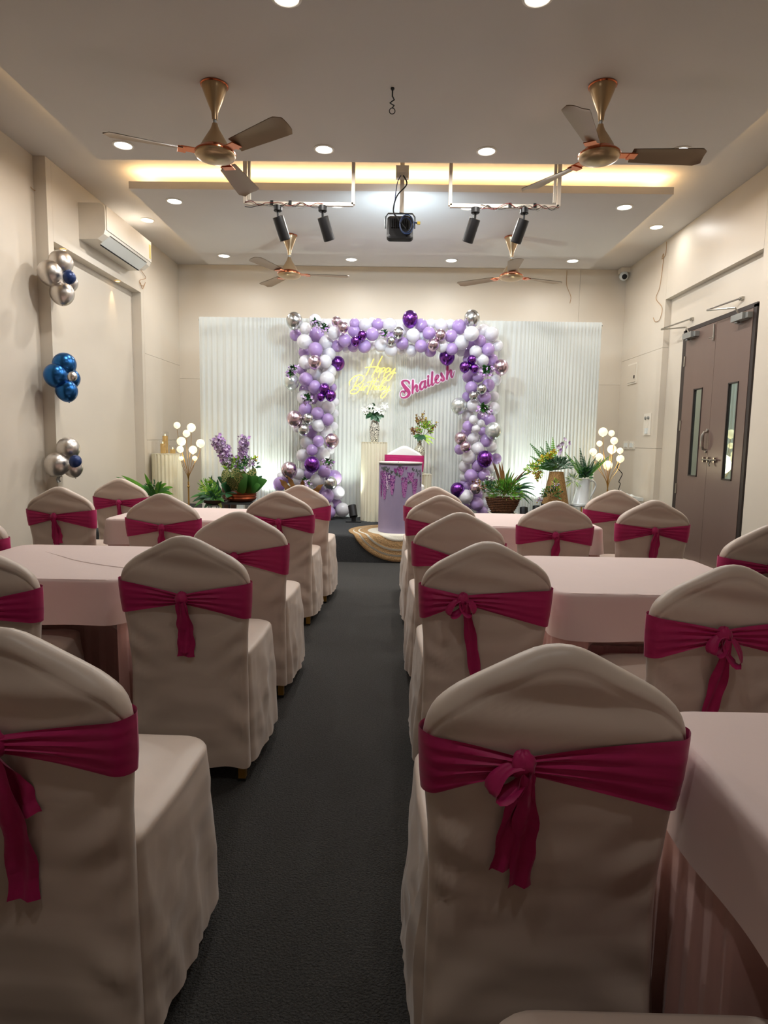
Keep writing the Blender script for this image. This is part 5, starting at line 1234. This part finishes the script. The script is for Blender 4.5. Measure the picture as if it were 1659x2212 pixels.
# strappy plant by the niche
e = empty('spider_plant', (at_y(333, 1100, 6.75).x, 6.75, SZ), 'strappy green spider plant in a pot beneath the candle pedestal', 'potted plant')
hp = 0.2
MB().lathe([(0.07, 0), (0.09, hp), (0.08, hp), (0.075, hp*0.8)], 24).build('pot', M_DARKPOT, e)
for i, (u, v, l) in enumerate(((374, 1053, .3), (371, 1066, .35), (360, 1045, .35), (350, 1040, .3), (312, 1022, .0), (300, 1060, .35), (375, 1068, .2), (366, 1058, .35), (343, 1040, .2), (320, 1045, .2), (355, 1070, .2), (305, 1050, .3), (262, 1027, .1), (250, 1030, .1))):
    leaf2(e, rel(e, 335, 1075, 6.75), rel(e, u, v, 6.72-0.01*i), 9*s_, G['g1'] if i % 2 else G['g3'], l, shape='strap', nseg=10)
stuffing(e, rel(e, 330, 1055, 6.75), 0.08, 60, 121, [G['g5'], G['g2']], (0.02, 0.04), (0.008, 0.014))
# dry brown leaves
e = empty('dried_leaf_plant', (at_y(655, 1110, 7.0).x, 7.0, SZ), 'curled dry brown leaves rising in front of the balloon arch foot', 'dried plant')
MB().lathe([(0.07, 0), (0.09, 0.12), (0.08, 0.12), (0.075, 0.1)], 24).build('pot', M_DARKPOT, e)
for (a, b, w_) in (((640, 1090), (603, 1035), 15), ((645, 1090), (621, 1028), 13), ((655, 1090), (653, 1035), 12), ((665, 1090), (699, 1046), 15), ((660, 1092), (690, 1062), 17), ((668, 1092), (712, 1086), 16), ((650, 1092), (630, 1055), 15), ((662, 1092), (672, 1058), 14)):
    leaf2(e, rel(e, a[0], a[1], 7.0), rel(e, b[0], b[1], 6.92), w_*s_, G['br'], 0.22, wave=0.35, nseg=12)
# candle jar near arch foot
e = empty('candle_jar', (at_y(590, 1070, 7.3).x, 7.3, SZ), 'small lit candle in a clear jar beside the balloon arch foot', 'candle')
hj = at_y(590, 1052, 7.3).z-SZ
MB().lathe([(0.045, 0), (0.045, hj), (0.042, hj), (0.042, 0.006), (0.001, 0.006)], 24).build('glass_jar', M_CLEAR, e)
MB().lathe([(0.036, 0.007), (0.036, hj*0.7), (0.001, hj*0.7)], 20).build('wax', M_CANDLE, e); MB().lathe([(0.002, hj*0.7), (0.007, hj*0.7+0.01), (0.001, hj*0.7+0.03)], 8).build('flame', M_FLAME, e)

# wicker basket of grasses
Y1 = 7.12; s_ = Y1/F_PX
zk_ = at_y(1085, 1107, Y1).z
e = empty('basket_stand', (at_y(1085, 1107, Y1).x, Y1, SZ), 'low wooden crate under the wicker basket', 'stand')
MB().box((0, 0, (zk_-SZ)/2), (0.26, 0.2, zk_-SZ)).build('crate', M_PAPER, e, False)
MB().box((0, 0, zk_-SZ-0.004), (0.30, 0.24, 0.008)).build('crate_top', M_PAPER, e, False)
e = empty('wicker_basket_plant', (at_y(1085, 1107, Y1).x, Y1, zk_), 'oval brown wicker basket packed with grasses and small leaves', 'potted plant')
hb = at_y(1085, 1074, Y1).z-zk_
bk = MB().lathe([(0.10, 0), (0.13, 0.02), (0.165, hb*0.45), (0.188, hb*0.85), (0.192, hb), (0.18, hb), (0.17, hb*0.7)], 40, Matrix.Diagonal((1, 0.62, 1, 1)))
bk.build('basket', M_BASKET, e)
for k in range(9):
    z = 0.012+hb*k/9; r = float(np.interp(z/hb, [0, .1, .45, .85, 1], [.10, .13, .165, .188, .192]))+0.002
    MB().tube([(r*math.cos(a), 0.62*r*math.sin(a), z+0.002*math.sin(a*20+k*math.pi)) for a in [i*2*math.pi/60 for i in range(60)]], 0.0055, 5, closed=True).build('wicker_band', M_BASKET, e)
stuffing(e, (0.02, -0.04, hb+0.06), 0.17, 620, 131, [G['g1'], G['g3'], G['g3'], G['g6']], (0.03, 0.06), (0.008, 0.015), squash=(1.1, 0.6, 0.8))
for i, (u, v, m) in enumerate(((1062, 993, 'br2'), (1067, 998, 'br2'), (1077, 997, 'br'), (1084, 996, 'br'), (1070, 1005, 'br2'), (1080, 1003, 'br'), (1100, 1015, 'g6'), (1107, 1018, 'g1'), (1112, 1020, 'g6'), (1095, 1020, 'g1'), (1120, 1025, 'g6'), (1140, 1012, 'br2'), (1150, 1020, 'g2'), (1144, 1030, 'g1'), (1088, 1015, 'br'), (1102, 1010, 'g1'))):
    leaf2(e, rel(e, 1088, 1072, Y1), rel(e, u, v, Y1-0.02), 4.5*s_, G[m], 0.10 if i < 12 else 0.3, shape='strap', nseg=9)
for i, (u, v) in enumerate(((1158, 1060), (1160, 1075), (1152, 1085), (1140, 1050), (1155, 1045), (1145, 1090), (1160, 1055), (1135, 1070))): leaf2(e, rel(e, 1105, 1066, Y1), rel(e, u, v, Y1-0.05), 4.5*s_, G['g2'], 0.35, shape='strap', nseg=9)
flowers(e, [rel(e, 1025, 1035, 7.05), rel(e, 1040, 1045, 7.05), rel(e, 1048, 1060, 7.05)], 0.04, 60, 133, [G['ru'], G['oc'], G['pl']], 0.011)
stuffing(e, rel(e, 1055, 1055, 7.05), 0.08, 90, 134, [G['g2'], G['g1'], G['g5']], (0.025, 0.05), (0.012, 0.02)); flowers(e, [rel(e, 1055, 1030, 7.05), rel(e, 1065, 1035, 7.05)], 0.035, 36, 135, [G['pl'], G['wh']], 0.012)
# cone wicker vase
Y2 = 7.3; s_ = Y2/F_PX
cz0 = at_y(1199, 1088, Y2).z
e = empty('vase_plinth', (at_y(1199, 1088, Y2).x, Y2, SZ), 'low plinth hidden under the conical wicker vase', 'stand')
MB().box((0, 0, (cz0-SZ)/2), (0.27, 0.24, cz0-SZ)).build('plinth_box', M_STAGE, e, False); MB().box((0, 0, cz0-SZ-0.003), (0.28, 0.25, 0.006)).build('plinth_top', M_STAGE, e, False)
e = empty('cone_wicker_vase', (at_y(1199, 1088, Y2).x, Y2, cz0), 'tall conical tan wicker vase of ferns, yellow flowers and an orchid', 'vase')
hc = at_y(1199, 1019, Y2).z-cz0
MB().lathe([(0.152, 0), (0.150, 0.01), (0.078, hc), (0.07, hc), (0.075, hc*0.8)], 40).build('vase_body', M_CONE, e)
for (u, v, m) in ((1146, 958, 'g1'), (1180, 953, 'g1'), (1194, 945, 'g3'), (1140, 1003, 'g1'), (1147, 985, 'g1'), (1168, 965, 'g1'), (1240, 1008, 'g5'), (1232, 990, 'g5')):
    A = Vector(rel(e, 1196, 1015, Y2)); B = Vector(rel(e, u, v, Y2-0.05)); frond(e, A, B-A, (B-A).length, 0.075, G[m], 0.02, 16)
flowers(e, [rel(e, 1158, 1005, 7.22), rel(e, 1172, 990, 7.2), rel(e, 1190, 982, 7.2), rel(e, 1200, 975, 7.2)], 0.045, 130, 141, [G['ye'], G['ye'], G['g4']], 0.013)
flowers(e, [rel(e, 1150, 1015, 7.25), rel(e, 1165, 1025, 7.25), rel(e, 1160, 1035, 7.25)], 0.05, 90, 142, [G['ye'], G['g4'], G['oc']], 0.014)
MB().tube(smooth([tuple(rel(e, u, v, 7.28)) for (u, v) in ((1205, 1010), (1210, 985), (1215, 965), (1220, 948))]), 0.004, 5).build('orchid_stem', G['g6'], e)
for i, (u, v) in enumerate(((1206, 965), (1213, 972), (1219, 950), (1228, 957), (1210, 980), (1222, 965), (1215, 958))):
    mb = MB(); petals(mb, Vector(rel(e, u, v, 7.22)), 0.034, 5, random.Random(i+3)); mb.build('orchid_bloom', G['li'] if i % 2 else G['pl'], e, True, 80)
stuffing(e, rel(e, 1205, 1003, 7.22), 0.10, 190, 143, [G['g5'], G['g2'], G['g5']], (0.03, 0.06), (0.008, 0.016), squash=(1.5, 0.8, 0.7))
stuffing(e, rel(e, 1190, 1068, 7.12), 0.10, 120, 144, [G['g2'], G['g1'], G['g6']], (0.025, 0.045), (0.010, 0.018), name='trailing_foliage', squash=(1.2, 0.4, 0.8)); flowers(e, [rel(e, 1160, 1080, 7.1), rel(e, 1172, 1070, 7.1), rel(e, 1205, 1045, 7.12)], 0.05, 50, 145, [G['pl'], G['li'], G['ye']], 0.011)
stuffing(e, rel(e, 1152, 1018, 7.4), 0.10, 170, 146, [G['g4'], G['ye'], G['g3']], (0.03, 0.06), (0.006, 0.012))
stuffing(e, rel(e, 1200, 1050, 7.14), 0.05, 70, 147, [G['g6'], G['g4'], G['g1']], (0.02, 0.04), (0.005, 0.01), name='trailing_foliage', squash=(0.8, 0.4, 1.6))
# white jug with fern
Y3 = 7.35
jz = at_y(1252, 1090, Y3).z
e = empty('jug_table', (at_y(1252, 1090, Y3).x, Y3, SZ), 'round grey side table under the white jug', 'side table')
MB().lathe([(0.118, jz-SZ-0.015), (0.122, jz-SZ-0.008), (0.118, jz-SZ)], 32).build('table_top', M_GREYMETAL, e)
for k in range(3):
    a = k*2.09+0.5; MB().tube([(0.09*math.cos(a), 0.09*math.sin(a), jz-SZ-0.012), (0.105*math.cos(a), 0.105*math.sin(a), 0)], 0.009, 6).build('leg', M_GOLD, e)
e = empty('white_jug_plant', (at_y(1252, 1090, Y3).x, Y3, jz), 'white enamel jug with handle holding green fern fronds', 'jug')
hj = at_y(1260, 1035, Y3).z-jz
MB().lathe([(0.098, 0), (0.1, 0.012), (0.094, 0.02), (0.066, hj*0.85), (0.064, hj), (0.058, hj), (0.06, hj*0.8)], 36, Matrix(((1, 0, 0.16, 0), (0, 1, 0, 0), (0, 0, 1, 0), (0, 0, 0, 1)))).build('jug_body', M_CERAMIC, e)
MB().tube(smooth([(0.085, -0.02, hj*0.9), (0.13, -0.03, hj*0.95), (0.165, -0.03, hj*0.78), (0.14, -0.03, hj*0.5), (0.105, -0.02, hj*0.25)]), 0.010, 8).build('handle', M_CERAMIC, e)
for (u, v, m) in ((1221, 977, 'g3'), (1253, 968, 'g2'), (1277, 978, 'g1'), (1316, 985, 'g3'), (1287, 987, 'g2'), (1240, 985, 'g1'), (1300, 990, 'g1'), (1262, 985, 'g2')):
    A = Vector(rel(e, 1263, 1033, Y3)); B = Vector(rel(e, u, v, Y3-0.05)); frond(e, A, B-A, (B-A).length, 0.055, G[m], 0.02, 18)
stuffing(e, rel(e, 1265, 1025, 7.3), 0.065, 110, 151, [G['g2'], G['g2'], G['g1']], (0.03, 0.05), (0.016, 0.026))
stuffing(e, rel(e, 1238, 1040, 7.3), 0.06, 60, 152, [G['g4'], G['g5']], (0.04, 0.09), (0.004, 0.007), name='grass_tuft', up=-0.4)
# white storage box by the wall
e = empty('storage_box', (2.93, 8.08, 0.0), 'white lidded storage box with crumpled plastic beside the side wall', 'box')
MB().box((0, 0, 0.27), (0.28, 0.42, 0.54)).build('box_body', M_WHITEP, e, False); MB().box((0, 0, 0.56), (0.31, 0.45, 0.04)).build('box_lid', M_CERAMIC, e, False)
mb = MB(); mb.grid(lambda u, v: ((u-.5)*.22, (v-.5)*.3, 0.585+0.05*abs(nz(u*4, v*4, 3))*math.sin(math.pi*u)*math.sin(math.pi*v)*3), 14, 14); mb.build('plastic_wrap', M_CERAMIC, e)

# ------------------------------------------------------------------ stage uplights
def uplight(x, y, d, power, label, col=(0.90, 1.0, 0.90), spot=95):
    e = empty('stage_uplight', (x, y, SZ), label, 'spotlight'); d = Vector(d).normalized()
    MB().box((0, 0, 0.006), (0.18, 0.10, 0.012)).build('base_plate', M_BLACK, e, False)
    MB().box((0, 0, 0.035), (0.05, 0.03, 0.05)).build('yoke', M_BLACK, e, False)
    p0 = Vector((0, 0, 0.06))-d*0.0
    MB().lathe([(0.044, 0), (0.048, 0.005), (0.048, 0.14), (0.042, 0.142), (0.038, 0.125)], 22, aim(p0, d), cap=False).lathe([(0.0005, 0.0), (0.045, 0.0)], 22, aim(p0, d), cap=False).build('lamp_barrel', M_BLACK, e, True, 35)
    MB().lathe([(0.039, 0.128), (0.001, 0.1281)], 20, aim(p0, d), cap=False).build('lamp_lens', M_LED, e)
    lamp('light', 'SPOT', p0+d*0.15, d, power, col, e, size=0.035, spot=spot, blend=0.9)
q = at_z(768, 1120, SZ)
uplight(q.x, 7.32, (-0.2, 0.4, 1), P_UP*1.2, 'black stage uplight on the platform beside the tall pedestal')
q = at_y(1133, 1100, 7.4)
uplight(q.x, 7.42, (0.05, 0.42, 1), P_UP*1.3, 'black stage uplight beside the wicker basket')
uplight(at_y(572, 1100, 7.5).x, 7.52, (0.0, 0.42, 1), P_UP*2.0, 'added black uplight, unseen behind the copper bowl')  # unseen lamp added for the glow low on the curtain
uplight(at_y(1160, 1100, 7.58).x, 7.6, (0.08, 0.36, 1), P_UP*1.5, 'added black uplight, unseen behind the conical wicker vase')  # added out of sight to brighten the curtain on the door side
uplight(at_y(856, 1100, 7.62).x, 7.6, (0.0, 0.3, 1), P_UP*1.2, 'added black uplight, unseen behind the podium', (1.0, 0.99, 0.86))  # extra unseen lamp, added to light the pedestals and mid curtain
